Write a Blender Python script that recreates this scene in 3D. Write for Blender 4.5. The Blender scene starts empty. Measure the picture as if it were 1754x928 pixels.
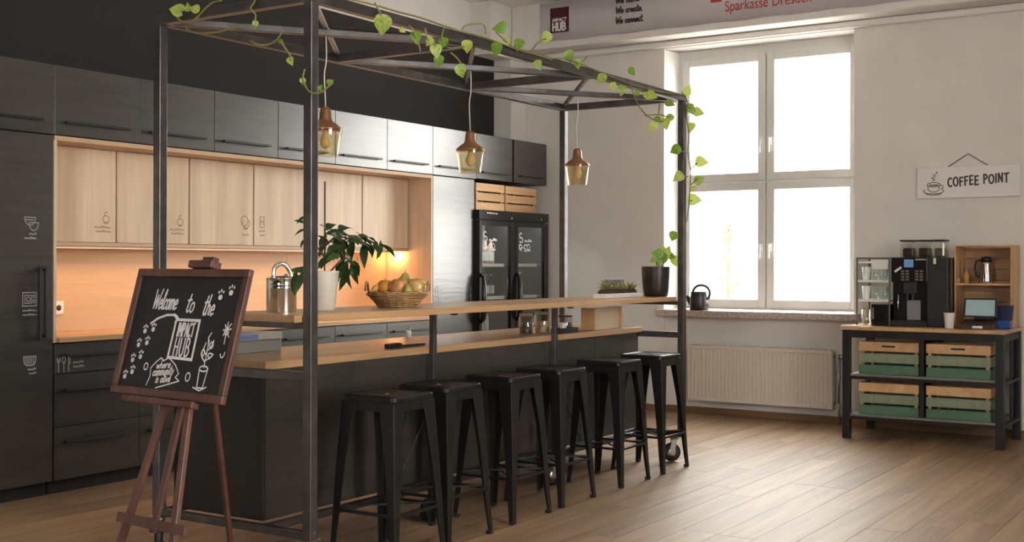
import bpy, bmesh, math, random
from mathutils import Vector, Matrix
random.seed(7)
S = bpy.context.scene
COL = S.collection
PI = math.pi

# ------------------------------------------------------------------ camera
cam_d = bpy.data.cameras.new('camera')
cam = bpy.data.objects.new('camera', cam_d); COL.objects.link(cam)
cam_d.sensor_width = 36.0
cam_d.lens = 42.4880
cam_d.shift_y = -0.01060
cam_d.clip_start = 0.05
cam_d.clip_end = 200
cam.matrix_world = Matrix(((0.542300,-0.003906,-0.840176,0.000000),(-0.840183,-0.000406,-0.542302,0.000000),(0.001777,0.999992,-0.003502,1.333998),(0.000000,0.000000,0.000000,1.000000)))
S.camera = cam

# ------------------------------------------------------------------ world, daylight, exposure
SKY = 21.0
world = bpy.data.worlds.new('overcast_sky'); S.world = world
world.use_nodes = True
bg = world.node_tree.nodes['Background']
bg.inputs[0].default_value = (1.0, 0.952, 0.90, 1)
bg.inputs[1].default_value = SKY
S.view_settings.view_transform = 'Standard'
S.view_settings.look = 'None'
S.view_settings.gamma = 1.0
S.view_settings.use_curve_mapping = False
S.view_settings.exposure = 0.2
S.cycles.max_bounces = 10
S.cycles.diffuse_bounces = 5
S.cycles.transparent_max_bounces = 16
S.cycles.sample_clamp_indirect = 12

def portal(name, loc, rot, sx, sy):
    # a light portal in a window opening: it only guides the sampling of the sky
    d = bpy.data.lights.new(name, 'AREA'); d.shape = 'RECTANGLE'; d.size = sx; d.size_y = sy
    d.cycles.is_portal = True
    o = bpy.data.objects.new(name, d); COL.objects.link(o); o.location = loc; o.rotation_euler = rot
portal('window_portal', (10.33, 3.935, 2.11), (0, PI/2, 0), 2.36, 1.75)
portal('window_portal', (2.8, -2.7, 2.1), (-PI/2, 0, 0), 2.45, 2.36)
portal('window_portal', (-2.6, 0.95, 2.5), (0, -PI/2, 0), 2.0, 1.3)

# ------------------------------------------------------------------ helpers
def smooth(pts, n=4):      # Catmull-Rom through the points
    P = [Vector(p) for p in pts]; out = []
    for i in range(len(P)-1):
        a = P[max(i-1, 0)]; b = P[i]; c = P[i+1]; d = P[min(i+2, len(P)-1)]
        for k in range(n):
            t = k/n; out.append(.5*((2*b)+(c-a)*t+(2*a-5*b+4*c-d)*t*t+(3*b-a-3*c+d)*t**3))
    out.append(P[-1]); return out
class MB:
    def __init__(s): s.v = []; s.f = []; s.sm = []
    def add(s, vs, fs, smooth=False):
        n = len(s.v); s.v += [tuple(v) for v in vs]
        s.f += [tuple(i+n for i in f) for f in fs]; s.sm += [smooth]*len(fs); return s
    def box(s, x0, x1, y0, y1, z0, z1):
        v = [(x, y, z) for x in (x0, x1) for y in (y0, y1) for z in (z0, z1)]
        return s.add(v, [(0,1,3,2),(4,6,7,5),(0,4,5,1),(2,3,7,6),(0,2,6,4),(1,5,7,3)])
    def cbox(s, c, sx, sy, sz):
        return s.box(c[0]-sx/2, c[0]+sx/2, c[1]-sy/2, c[1]+sy/2, c[2]-sz/2, c[2]+sz/2)
    def bar(s, p, q, w, h=None, up=(0,0,1)):
        p = Vector(p); q = Vector(q); d = (q-p).normalized(); u = Vector(up)
        if abs(d.dot(u)) > .98: u = Vector((0,1,0))
        a = d.cross(u).normalized(); b = a.cross(d).normalized(); h = h or w
        v = []
        for c in (p, q):
            for sa, sb in ((-1,-1),(1,-1),(1,1),(-1,1)): v.append(c+a*sa*w/2+b*sb*h/2)
        return s.add(v, [(3,2,1,0),(4,5,6,7),(0,1,5,4),(1,2,6,5),(2,3,7,6),(3,0,4,7)])
    def tube(s, pts, r, n=8, closed=False):
        pts = [Vector(p) for p in pts]; m = len(pts); rs = r if isinstance(r, (list, tuple)) else [r]*m
        vs = []; prev = None
        for i, p in enumerate(pts):
            if closed: d = pts[(i+1) % m]-pts[i-1]
            else: d = pts[min(i+1, m-1)]-pts[max(i-1, 0)]
            if d.length < 1e-9: d = Vector((0,0,1))
            d.normalize()
            if prev is None:
                a = d.orthogonal().normalized()
            else:
                a = prev-d*prev.dot(d)
                a = a.normalized() if a.length > 1e-6 else d.orthogonal().normalized()
            prev = a; b = d.cross(a)
            for k in range(n):
                t = 2*PI*k/n; vs.append(p+(a*math.cos(t)+b*math.sin(t))*rs[i])
        fs = []
        for i in range(m if closed else m-1):
            j = (i+1) % m
            for k in range(n): fs.append((i*n+k, i*n+(k+1) % n, j*n+(k+1) % n, j*n+k))
        if not closed:
            fs.append(tuple(range(n-1, -1, -1))); fs.append(tuple((m-1)*n+k for k in range(n)))
        return s.add(vs, fs, True)
    def lathe(s, prof, c=(0,0,0), n=24, axis='z', cap=True):
        vs = []
        for r, h in prof:
            for k in range(n):
                t = 2*PI*k/n; x, y = r*math.cos(t), r*math.sin(t)
                p = (x, y, h) if axis == 'z' else ((h, x, y) if axis == 'x' else (x, h, y))
                vs.append((c[0]+p[0], c[1]+p[1], c[2]+p[2]))
        fs = []
        for i in range(len(prof)-1):
            for k in range(n): fs.append((i*n+k, i*n+(k+1) % n, (i+1)*n+(k+1) % n, (i+1)*n+k))
        if cap:
            fs.append(tuple(range(n-1, -1, -1))); m = len(prof)-1; fs.append(tuple(m*n+k for k in range(n)))
        return s.add(vs, fs, True)
    def loft(s, rings, smooth=False, caps=True):
        n = len(rings[0]); vs = [p for r in rings for p in r]; fs = []
        for i in range(len(rings)-1):
            for k in range(n): fs.append((i*n+k, i*n+(k+1) % n, (i+1)*n+(k+1) % n, (i+1)*n+k))
        if caps:
            fs.append(tuple(range(n-1, -1, -1))); m = len(rings)-1; fs.append(tuple(m*n+k for k in range(n)))
        return s.add(vs, fs, smooth)
    def sphere(s, c, r, sz=1.0, n=14, m=9):
        prof = []
        for i in range(m+1):
            t = PI*i/m; prof.append((max(1e-4, r*math.sin(t)), -r*math.cos(t)*sz))
        return s.lathe(prof, c, n)
    def ribbon(s, pts, nrm, w, lift=0.0008):
        # one mitred strip per stroke; every further stroke lies a hair higher so that none coincide
        nrm = Vector(nrm).normalized(); s.nr = getattr(s, 'nr', -1)+1
        pts = [Vector(p) for p in pts]
        for i in range(1, len(pts)-1):      # a sharp turn starts a new stroke
            a = pts[i]-pts[i-1]; b = pts[i+1]-pts[i]
            if a.length > 1e-4 and b.length > 1e-4 and a.normalized().dot(b.normalized()) < -.15:
                s.ribbon(pts[:i+1], nrm, w, lift); return s.ribbon(pts[i:], nrm, w, lift)
        Q = []
        for p in pts:
            p = Vector(p)
            if not Q or (p-Q[-1]).length > 1e-4: Q.append(p)
        closed = len(Q) > 3 and (Q[0]-Q[-1]).length < w*.3
        if closed: Q.pop()
        m = len(Q)
        if m < 2: return s
        up = nrm*(lift+.00003*s.nr); vs = []
        for i, p in enumerate(Q):
            d0 = (p-Q[i-1]).normalized() if (i or closed) else None
            d1 = (Q[(i+1) % m]-p).normalized() if (i < m-1 or closed) else None
            if d0 is None: e = d1.cross(nrm)*w/2; p = p-d1*w*.3
            elif d1 is None: e = d0.cross(nrm)*w/2; p = p+d0*w*.3
            else:
                a = d0.cross(nrm); c = d1.cross(nrm); e = a+c
                if e.length < .3: e = a
                e.normalize(); e = e*(w/2/max(.45, e.dot(a)))
            vs += [p+up-e, p+up+e]
        fs = [(2*i, 2*i+1, 2*i+3, 2*i+2) for i in range(m-1)]
        if closed: fs.append((2*m-2, 2*m-1, 1, 0))
        return s.add(vs, fs)
    def build(s, name, m, parent=None, bevel=0, seg=2, solid=0):
        me = bpy.data.meshes.new(name); me.from_pydata(s.v, [], s.f)
        me.polygons.foreach_set('use_smooth', s.sm)
        bm = bmesh.new(); bm.from_mesh(me); bmesh.ops.recalc_face_normals(bm, faces=bm.faces); bm.to_mesh(me); bm.free()
        me.materials.append(m); me.update()
        return link(name, me, parent, bevel, seg, solid)
def link(name, me, parent=None, bevel=0, seg=2, solid=0):
    o = bpy.data.objects.new(name, me); COL.objects.link(o)
    if parent: o.parent = parent
    if solid:
        md = o.modifiers.new('solid', 'SOLIDIFY'); md.thickness = solid; md.offset = 0
    if bevel:
        md = o.modifiers.new('bevel', 'BEVEL'); md.width = bevel; md.segments = seg; md.limit_method = 'ANGLE'
    return o
def thing(name, label, cat, loc=(0,0,0), rz=0, group=None):
    o = bpy.data.objects.new(name, None); COL.objects.link(o); o.empty_display_size = .05
    o.location = loc; o.rotation_euler = (0,0,rz); return tag(o, label, cat, group)
def tag(o, label, cat, group=None):
    o['label'] = label; o['category'] = cat
    if group: o['group'] = group
    return o
def struct(o):
    o['kind'] = 'structure'; return o
CH = {}
def kids(o): return [c for c in COL.objects if c.parent == o]
def dup(root, loc, label=None, rz=None):
    def cp(o, par):
        c = o.copy(); COL.objects.link(c)
        if par: c.parent = par
        for k in CHILD.get(o.name, []): cp(k, c)
        return c
    CHILD = {}
    for o in COL.objects:
        if o.parent: CHILD.setdefault(o.parent.name, []).append(o)
    r = cp(root, None); r.location = loc
    if rz is not None: r.rotation_euler = (0,0,rz)
    if label: r['label'] = label
    return r

# ------------------------------------------------------------------ materials
def nt(name):
    m = bpy.data.materials.new(name); m.use_nodes = True
    t = m.node_tree; return m, t, t.nodes['Principled BSDF']
def plain(name, c, rough=.5, metal=0, noise=0.0, nscale=30, bump=0.0, spec=None):
    m, t, b = nt(name)
    b.inputs['Roughness'].default_value = rough; b.inputs['Metallic'].default_value = metal
    b.inputs['Base Color'].default_value = (*c, 1)
    if spec is not None: b.inputs['Specular IOR Level'].default_value = spec
    if noise or bump:
        tc = t.nodes.new('ShaderNodeTexCoord'); nz = t.nodes.new('ShaderNodeTexNoise')
        nz.inputs['Scale'].default_value = nscale; nz.inputs['Detail'].default_value = 5
        t.links.new(tc.outputs['Object'], nz.inputs['Vector'])
        if noise:
            r = t.nodes.new('ShaderNodeValToRGB')
            r.color_ramp.elements[0].position = .3; r.color_ramp.elements[1].position = .7
            r.color_ramp.elements[0].color = (*[x*(1-noise) for x in c], 1)
            r.color_ramp.elements[1].color = (*[min(1, x*(1+noise)) for x in c], 1)
            t.links.new(nz.outputs['Fac'], r.inputs['Fac']); t.links.new(r.outputs['Color'], b.inputs['Base Color'])
        if bump:
            bp = t.nodes.new('ShaderNodeBump'); bp.inputs['Strength'].default_value = bump; bp.inputs['Distance'].default_value = .002
            t.links.new(nz.outputs['Fac'], bp.inputs['Height']); t.links.new(bp.outputs['Normal'], b.inputs['Normal'])
    return m
def wood(name, dark, light, grain='x', rough=.45, scale=1.0, bump=.15, per_obj=.12, fine=1.0, spec=None, aniso=0):
    m, t, b = nt(name); N = t.nodes.new; L = t.links.new
    tc = N('ShaderNodeTexCoord'); oi = N('ShaderNodeObjectInfo'); ad = N('ShaderNodeVectorMath'); ad.operation = 'ADD'
    mu = N('ShaderNodeVectorMath'); mu.operation = 'SCALE'; mu.inputs['Scale'].default_value = 17.0
    cb = N('ShaderNodeCombineXYZ')
    for k in range(3): L(oi.outputs['Random'], cb.inputs[k])
    L(cb.outputs[0], mu.inputs[0]); L(tc.outputs['Object'], ad.inputs[0]); L(mu.outputs[0], ad.inputs[1])
    mp = N('ShaderNodeMapping'); L(ad.outputs[0], mp.inputs['Vector'])
    sc = {'x': (.9, 14, 14), 'y': (14, .9, 14), 'z': (14, 14, .9)}[grain]
    mp.inputs['Scale'].default_value = [v*scale for v in sc]
    n1 = N('ShaderNodeTexNoise'); n1.inputs['Scale'].default_value = 1.0; n1.inputs['Detail'].default_value = 6; n1.inputs['Roughness'].default_value = .6
    n1.inputs['Distortion'].default_value = .6
    n2 = N('ShaderNodeTexNoise'); n2.inputs['Scale'].default_value = 5.0*fine; n2.inputs['Detail'].default_value = 4
    L(mp.outputs[0], n1.inputs['Vector']); L(mp.outputs[0], n2.inputs['Vector'])
    mx = N('ShaderNodeMath'); mx.operation = 'MULTIPLY_ADD'; mx.inputs[1].default_value = .35
    L(n2.outputs['Fac'], mx.inputs[0]); L(n1.outputs['Fac'], mx.inputs[2])
    r = N('ShaderNodeValToRGB'); r.color_ramp.elements[0].position = .45; r.color_ramp.elements[1].position = .9
    r.color_ramp.elements[0].color = (*dark, 1); r.color_ramp.elements[1].color = (*light, 1)
    L(mx.outputs[0], r.inputs['Fac'])
    hs = N('ShaderNodeHueSaturation'); mr = N('ShaderNodeMapRange')
    mr.inputs['To Min'].default_value = 1-per_obj; mr.inputs['To Max'].default_value = 1+per_obj
    L(oi.outputs['Random'], mr.inputs['Value']); L(mr.outputs[0], hs.inputs['Value']); L(r.outputs['Color'], hs.inputs['Color'])
    L(hs.outputs['Color'], b.inputs['Base Color'])
    b.inputs['Roughness'].default_value = rough
    if spec is not None: b.inputs['Specular IOR Level'].default_value = spec
    bp = N('ShaderNodeBump'); bp.inputs['Strength'].default_value = bump; bp.inputs['Distance'].default_value = .003
    L(mx.outputs[0], bp.inputs['Height']); L(bp.outputs['Normal'], b.inputs['Normal'])
    return m
def glass(name, tint=(1,1,1), gloss=.08, rough=.02):
    m = bpy.data.materials.new(name); m.use_nodes = True; t = m.node_tree; t.nodes.clear(); N = t.nodes.new
    o = N('ShaderNodeOutputMaterial'); a = N('ShaderNodeBsdfTransparent'); g = N('ShaderNodeBsdfGlossy'); x = N('ShaderNodeMixShader')
    lw = N('ShaderNodeLayerWeight'); lw.inputs['Blend'].default_value = .35
    mr = N('ShaderNodeMapRange'); mr.inputs['To Min'].default_value = gloss; mr.inputs['To Max'].default_value = min(1, gloss*4+.1)
    a.inputs['Color'].default_value = (*tint, 1); g.inputs['Roughness'].default_value = rough; g.inputs['Color'].default_value = (1,1,1,1)
    t.links.new(lw.outputs['Facing'], mr.inputs['Value']); t.links.new(mr.outputs[0], x.inputs['Fac'])
    t.links.new(a.outputs[0], x.inputs[1]); t.links.new(g.outputs[0], x.inputs[2]); t.links.new(x.outputs[0], o.inputs['Surface'])
    return m
def emit(name, c, st):
    m, t, b = nt(name); b.inputs['Base Color'].default_value = (*c, 1)
    b.inputs['Emission Color'].default_value = (*c, 1); b.inputs['Emission Strength'].default_value = st; return m
def leafmat(name, a, bcol, rough=.4):
    m, t, b = nt(name); N = t.nodes.new; L = t.links.new
    oi = N('ShaderNodeObjectInfo'); tc = N('ShaderNodeTexCoord'); nz = N('ShaderNodeTexNoise'); nz.inputs['Scale'].default_value = 9
    ad = N('ShaderNodeVectorMath'); ad.operation = 'ADD'; L(tc.outputs['Object'], ad.inputs[0]); L(oi.outputs['Random'], ad.inputs[1]); L(ad.outputs[0], nz.inputs['Vector'])
    r = N('ShaderNodeValToRGB'); r.color_ramp.elements[0].position = .35; r.color_ramp.elements[1].position = .7
    r.color_ramp.elements[0].color = (*a, 1); r.color_ramp.elements[1].color = (*bcol, 1)
    mx = N('ShaderNodeMath'); mx.operation = 'MULTIPLY_ADD'; mx.inputs[1].default_value = .5; L(oi.outputs['Random'], mx.inputs[0])
    sb = N('ShaderNodeMath'); sb.operation = 'SUBTRACT'; sb.inputs[1].default_value = .25; L(nz.outputs['Fac'], sb.inputs[0]); L(sb.outputs[0], mx.inputs[2])
    L(mx.outputs[0], r.inputs['Fac']); L(r.outputs['Color'], b.inputs['Base Color']); b.inputs['Roughness'].default_value = rough
    # thin leaf: some light passes through
    tl = N('ShaderNodeBsdfTranslucent'); ms = N('ShaderNodeMixShader'); ms.inputs[0].default_value = .35
    L(r.outputs['Color'], tl.inputs['Color']); L(b.outputs[0], ms.inputs[1]); L(tl.outputs[0], ms.inputs[2])
    L(ms.outputs[0], t.nodes['Material Output'].inputs['Surface'])
    return m

M = dict(
 wall=plain('white_wall_paint', (.70,.675,.65), .8, noise=.04, nscale=3, bump=.05),
 black_wall=plain('blackboard_wall_paint', (.0135,.009,.007), .8, noise=.1, nscale=2),
 ceil=plain('ceiling_paint', (.78,.76,.73), .9),
 dark_front=wood('dark_stained_front', (.010,.0082,.0072), (.046,.039,.033), 'x', .31, 1.3, .34, .06, spec=1.0),
 dark_side=wood('dark_stained_panel', (.008,.0062,.0055), (.017,.0135,.012), 'z', .5, 1.0, .2, .05),
 oak=wood('light_oak_veneer', (.54,.385,.25), (.75,.58,.415), 'z', .45, .55, .08, .04, fine=.6),
 oak_x=wood('oak_panel_horizontal', (.50,.33,.19), (.60,.42,.26), 'x', .5, .6, .08, .03),
 top=wood('oiled_oak_worktop', (.40,.235,.115), (.60,.385,.20), 'x', .33, .8, .1, .06),
 floor=wood('oak_floor_plank', (.19,.115,.062), (.37,.24,.14), 'x', .53, .55, .10, .10, spec=.5),
 crate=wood('pine_crate_wood', (.50,.28,.13), (.66,.42,.22), 'x', .55, 1.0, .15, .1),
 crate_z=wood('pine_crate_post', (.50,.28,.13), (.66,.42,.22), 'z', .55, 1.0, .15, .1),
 sage=plain('sage_green_paint', (.21,.25,.165), .6, noise=.1),
 green=plain('mid_green_paint', (.075,.16,.098), .6, noise=.1),
 ewood=wood('easel_mahogany', (.055,.022,.016), (.145,.062,.044), 'z', .42, 1.0, .1, .08),
 steel=plain('raw_blackened_steel', (.13,.122,.125), .36, .85, noise=.25, nscale=12),
 steel2=plain('bare_steel_pipe', (.32,.31,.32), .35, .9, noise=.2, nscale=10),
 black=plain('black_powder_coat', (.009,.008,.0075), .36, .1),
 blackm=plain('black_matt_plastic', (.012,.012,.012), .45),
 blackg=plain('black_gloss_plastic', (.01,.009,.009), .18),
 table=plain('black_brown_stain', (.006,.005,.0045), .5, noise=.2),
 gray_top=plain('grey_metal_shelf', (.20,.185,.175), .45, .3),
 white=plain('white_lacquer', (.78,.77,.75), .35),
 frame=plain('white_window_frame', (.66,.65,.63), .4),
 marble=plain('speckled_stone_sill', (.46,.40,.36), .3, noise=.35, nscale=45),
 rad=plain('cream_radiator_enamel', (.64,.58,.51), .4),
 glass=glass('window_glass', (.97,.985,.98), .06),
 fglass=glass('tinted_cooler_glass', (.80,.82,.81), .05),
 aglass=glass('amber_pendant_glass', (.96,.92,.80), .07, .04),
 cglass=glass('clear_glass', (.9,.93,.92), .1),
 copper=plain('brushed_copper', (.36,.19,.10), .3, .9),
 chrome=plain('polished_steel', (.72,.70,.68), .12, 1.0),
 cord=plain('clear_grey_cord', (.55,.52,.49), .4),
 chalk=plain('white_chalk', (.80,.78,.79), .9),
 board=plain('chalkboard_slate', (.012,.011,.011), .6, noise=.3, nscale=8),
 print_w=plain('white_print', (.32,.315,.31), .6),
 print_b=plain('brown_print', (.27,.17,.10), .6),
 ink=plain('dark_ink', (.045,.035,.03), .6),
 red=plain('red_print', (.42,.03,.025), .6),
 maroon=plain('maroon_print', (.085,.006,.012), .6),
 banner=plain('banner_fabric', (.50,.475,.50), .8, noise=.05, nscale=2),
 pot_w=plain('white_ceramic', (.62,.58,.52), .35),
 pot_b=plain('dark_ceramic', (.022,.018,.016), .33),
 soil=plain('potting_soil', (.06,.032,.018), .95, noise=.5, nscale=80),
 leaf=leafmat('pothos_leaf', (.15,.29,.03), (.48,.56,.13)),
 leaf_d=leafmat('dark_green_leaf', (.018,.05,.014), (.06,.125,.03), .3),
 leaf_y=leafmat('succulent_leaf', (.17,.20,.05), (.50,.46,.18)),
 stem=plain('vine_stem', (.22,.20,.06), .6),
 bark=plain('brown_stem', (.10,.06,.035), .7),
 wicker=wood('woven_wicker', (.16,.08,.03), (.42,.25,.11), 'x', .55, 2, .3, .1),
 applered=plain('red_apple_skin', (.56,.24,.08), .3, noise=.5, nscale=16),
 appleyel=plain('yellow_apple_skin', (.58,.38,.13), .3, noise=.3, nscale=14),
 applegrn=plain('green_pear_skin', (.36,.33,.08), .35, noise=.25, nscale=14),
 orange=plain('orange_peel', (.60,.24,.04), .45, bump=.3, nscale=120),
 banana=plain('banana_peel', (.62,.40,.07), .45, noise=.2, nscale=20),
 rubber=plain('dark_rubber', (.012,.012,.013), .6),
 zinc=plain('zinc_plated_steel', (.50,.49,.47), .3, 1.0),
 blue=plain('blue_plastic', (.01,.035,.16), .3),
 screen=emit('display_screen', (.20,.27,.27), .35),
 bluescr=emit('blue_display', (.06,.12,.22), .8),
 bean=plain('coffee_beans', (.06,.028,.014), .5, noise=.6, nscale=90),
 paper=plain('white_paper', (.74,.73,.70), .8),
 facade=plain('pale_render_facade', (.72,.70,.66), .9),
 peach=plain('peach_window_blind', (.125,.085,.057), .9),
 grey_ext=plain('grey_stone_band', (.12,.12,.12), .9),
 treeleaf=leafmat('garden_tree_leaf', (.10,.09,.025), (.16,.14,.05)),
 ground=plain('courtyard_ground', (.5,.48,.45), .9),
)

_b = M['dark_front'].node_tree.nodes['Principled BSDF']      # satin lacquer over the stained fronts
_b.inputs['Coat Weight'].default_value = .28; _b.inputs['Coat Roughness'].default_value = .46; _b.inputs['Coat IOR'].default_value = 1.55
for _l in list(_b.inputs['Normal'].links): M['dark_front'].node_tree.links.new(_l.from_socket, _b.inputs['Coat Normal'])

# ------------------------------------------------------------------ room shell
mb = MB(); mb.box(-2.5, 10.3, -2.65, 6.6, -.12, -.012)
floor = struct(mb.build('floor', plain('floor_joint', (.02,.012,.008), .8)))
far = MB(); PW = .192; mesh_cache = {}
row = 0; y = -2.6; nplank = 0
while y < 6.58:
    y1 = min(y+PW, 6.59); x = -2.5-random.random()*1.4
    while x < 10.04:
        x1 = min(x+1.55, 10.04); xa = max(x, -2.49)
        if x1-xa > .03:
            if x1 > 3.2 and y1 > .2:
                p = MB(); hz = random.uniform(-.0006, .0006)
                p.box(-(x1-xa)/2+.0012, (x1-xa)/2-.0012, -PW/2+.0012, -PW/2+(y1-y)-.0012, -.012, 0)
                o = p.build('plank', M['floor'], floor)
                o.location = ((xa+x1)/2, y+PW/2, hz-.0006); nplank += 1
            else:
                far.box(xa+.0012, x1-.0012, y+.0012, y1-.0012, -.012, -.0006)
        x = x1
        if x >= 10.04: break
    y += PW
o = far.build('far_planks', M['floor'], floor); o['kind'] = 'stuff'

XW = 9.995
w = MB()   # window wall: piers, breast below the sill, head above, with the radiator niche set back
w.box(XW-.01, 10.4, 4.80, 6.6, 0, 3.9); w.box(XW-.01, 10.4, -2.6, 3.06, 0, 3.9)
w.box(XW+.045, 10.4, 3.06, 4.80, 0, .925); w.box(XW-.01, 10.4, 3.06, 4.80, 3.295, 3.9)
struct(w.build('wall_back', M['wall']))
w = MB(); w.box(9.71, XW-.012, -2.59, 6.28, 3.36, 3.8)
struct(w.build('trim_1', M['wall'], bevel=.012))                       # boxed beam that carries the banner
w = MB(); w.box(9.93, XW-.012, -2.59, 6.28, 3.30, 3.358); struct(w.build('trim_2', M['ceil'], bevel=.02))
w = MB(); w.box(9.72, XW-.012, 6.285, 6.6, 0, 3.3); struct(w.build('wall_pillar', M['wall'], bevel=.006))
w = MB(); w.box(9.36, XW-.012, 6.285, 6.6, 3.302, 3.8); struct(w.build('trim_3', M['wall'], bevel=.006))
w = MB(); w.box(-2.5, 9.718, 6.50, 6.9, 0, 3.8); struct(w.build('wall_left', M['wall']))
w = MB(); w.box(-2.4, 9.712, 6.48, 6.498, 2.2, 3.365); struct(w.build('trim_4', M['black_wall']))   # black painted band above the cupboards
w = MB(); w.box(-2.7, -2.5, -2.8, .30, 0, 3.9); w.box(-2.7, -2.5, 1.60, 6.9, 0, 3.9); w.box(-2.7, -2.5, .30, 1.60, 0, 1.5); w.box(-2.7, -2.5, .30, 1.60, 3.5, 3.9); struct(w.build('wall_front', plain('brown_back_wall', (.07,.058,.05), .8)))
f = MB(); t = .06
f.box(-2.63, -2.57, .30, .36, 1.5, 3.5); f.box(-2.63, -2.57, 1.54, 1.60, 1.5, 3.5); f.box(-2.63, -2.57, .36, 1.54, 1.5, 1.56); f.box(-2.63, -2.57, .36, 1.54, 3.44, 3.5)
o = struct(f.build('window_3', M['frame']))
g = MB(); g.box(-2.603, -2.597, .36, 1.54, 1.56, 3.44); g.build('pane', M['glass'], o)
w = MB()
for a, b in ((-2.5, 1.55), (4.05, 10.4)): w.box(a, b, -2.8, -2.6, 0, 3.9)
for a, b in ((1.55, 4.05),): w.box(a, b, -2.8, -2.6, 0, .93); w.box(a, b, -2.8, -2.6, 3.295, 3.9)
struct(w.build('wall_right', M['wall']))
w = MB(); w.box(-2.7, 10.4, -2.8, 6.9, 3.8, 4.0); struct(w.build('ceiling', M['ceil']))
w = MB(); w.box(XW-.028, XW-.012, -2.59, 3.055, 0, .06); w.box(XW-.028, XW-.012, 4.803, 6.28, 0, .06); w.box(XW+.028, XW+.044, 3.06, 4.797, 0, .06)
struct(w.build('baseboard_back', wood('oak_baseboard', (.16,.085,.04), (.26,.15,.075), 'y', .45)))

# window with four sashes
def window(name, y0, y1, z0, z1, xf, detail=True):
    f = MB(); d0, d1 = xf, xf+.07; t = .045; ym = (y0+y1)/2; zm = 2.077
    f.box(d0+.02, d1+.02, y0, y0+t, z0, z1); f.box(d0+.02, d1+.02, y1-t-.03, y1, z0, z1); f.box(d0+.02, d1+.02, y0+t, y1-t-.03, z0, z0+t); f.box(d0+.02, d1+.02, y0+t, y1-t-.03, z1-.11, z1)
    f.box(d0+.045, d1+.02, ym-.03, ym+.03, z0+t, z1-.11); f.box(d0+.045, d1+.02, y0+t, ym-.03, zm-.03, zm+.03); f.box(d0+.045, d1+.02, ym+.03, y1-t-.03, zm-.03, zm+.03)
    root = struct(f.build(name, M['frame'], bevel=.004))
    ya, yb, za, zb = y0+.035, y1-.05, z0+.02, z1-.08
    for (a, b) in ((ya, ym-.006), (ym+.006, yb)):
        for (c, e) in ((za, zm-.006), (zm+.006, zb)):
            s = MB(); fw = .072
            d1 = d0+.04; s.box(d0, d1, a, a+fw, c, e); s.box(d0, d1, b-fw, b, c, e); s.box(d0, d1, a+fw, b-fw, c, c+fw); s.box(d0, d1, a+fw, b-fw, e-fw, e)
            so = s.build('sash', M['frame'], root, bevel=.005)
            g = MB(); g.box(d0+.018, d0+.026, a+fw-.005, b-fw+.005, c+fw-.005, e-fw+.005); g.build('pane', M['glass'], so)
            if detail:
                yy = b-fw/2 if a == ya else a+fw/2
                zz = (c+e)/2-.02 if c == za else (c+e)/2-.22
                h = MB(); h.box(d0-.012, d0-.0005, yy-.014, yy+.014, zz-.035, zz+.035); h.bar((d0-.012, yy, zz+.015), (d0-.045, yy, zz+.015), .018); h.bar((d0-.045, yy, zz+.024), (d0-.045, yy, zz-.10), .02, .014)
                h.build('handle', M['white'], so, bevel=.003)
    return root
window('window_1', 3.058, 4.765, .932, 3.295, 10.20)
w = MB(); w.add([(XW, 4.799, .93), (10.25, 4.755, .93), (10.25, 4.799, .93), (XW, 4.799, 3.29), (10.25, 4.755, 3.29), (10.25, 4.799, 3.29)], [(0,1,2),(3,5,4),(0,3,4,1),(1,4,5,2),(2,5,3,0)])
struct(w.build('trim_5', M['white']))            # splayed reveal beside the window
for k, a in enumerate((1.55,)):
    f = MB(); t = .06
    f.box(a, a+t, -2.73, -2.67, .93, 3.29); f.box(a+2.5-t, a+2.5, -2.73, -2.67, .93, 3.29); f.box(a, a+2.5, -2.73, -2.67, .93, .99); f.box(a, a+2.5, -2.73, -2.67, 3.23, 3.29)
    f.box(a+1.2, a+1.3, -2.73, -2.67, .99, 3.23); f.box(a+t, a+2.5-t, -2.73, -2.67, 2.05, 2.15)
    o = struct(f.build('window_%d' % (k+2), M['frame']))
    g = MB(); g.box(a+t, a+2.5-t, -2.703, -2.697, .99, 3.23); g.build('pane', M['glass'], o)
w = MB(); w.box(9.89, 10.2, 3.0, 4.83, .869, .93); struct(w.build('trim_6', M['marble'], bevel=.008))      # stone window sill

# what stands outside the window
mb = MB(); mb.box(10.6, 40, -25, 40, -1.2, -1.0); struct(mb.build('ground', M['ground']))
hs = thing('apartment_house', 'pale rendered house across the courtyard seen through the window', 'building', (0,0,-1))
f = MB(); f.box(20, 27, 2, 30, 0, 4.28); f.build('wall', M['facade'], hs)
f = MB(); f.box(19.97, 20.0, 6.36, 7.12, 3.94, 4.27); f.build('window', M['peach'], hs)
f = MB(); f.box(19.95, 20.0, 2, 7.2, 3.0, 3.06); f.build('ledge', M['grey_ext'], hs)
f = MB(); f.box(20.5, 26.5, 2.5, 29.5, 4.28, 4.5); f.build('roof', M['facade'], hs)
tr = thing('garden_tree', 'slender yellow green sapling standing outside the lower left pane', 'tree', (16, 6.67, -1))
f = MB(); f.tube([(0,0,0),(.01,.01,1.2),(-.02,.02,2.2),(0,0,2.9)], [.03,.025,.018,.008], 6); f.build('trunk', M['bark'], tr)
f = MB()
for k in range(420):
    z = random.uniform(1.7, 2.95); rr = .17*(1-abs(z-2.2)/1.0)+.03; a = random.uniform(0, 2*PI); q = rr*math.sqrt(random.random())
    c = Vector((q*math.cos(a), q*math.sin(a), z)); d = Vector((random.uniform(-1,1), random.uniform(-1,1), random.uniform(-1,1))).normalized(); e = d.orthogonal().normalized()
    f.add([c-d*.035, c+e*.016, c+d*.035, c-e*.016], [(0,1,2,3)])
o = f.build('foliage', M['treeleaf'], tr); o['kind'] = 'stuff'

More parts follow.
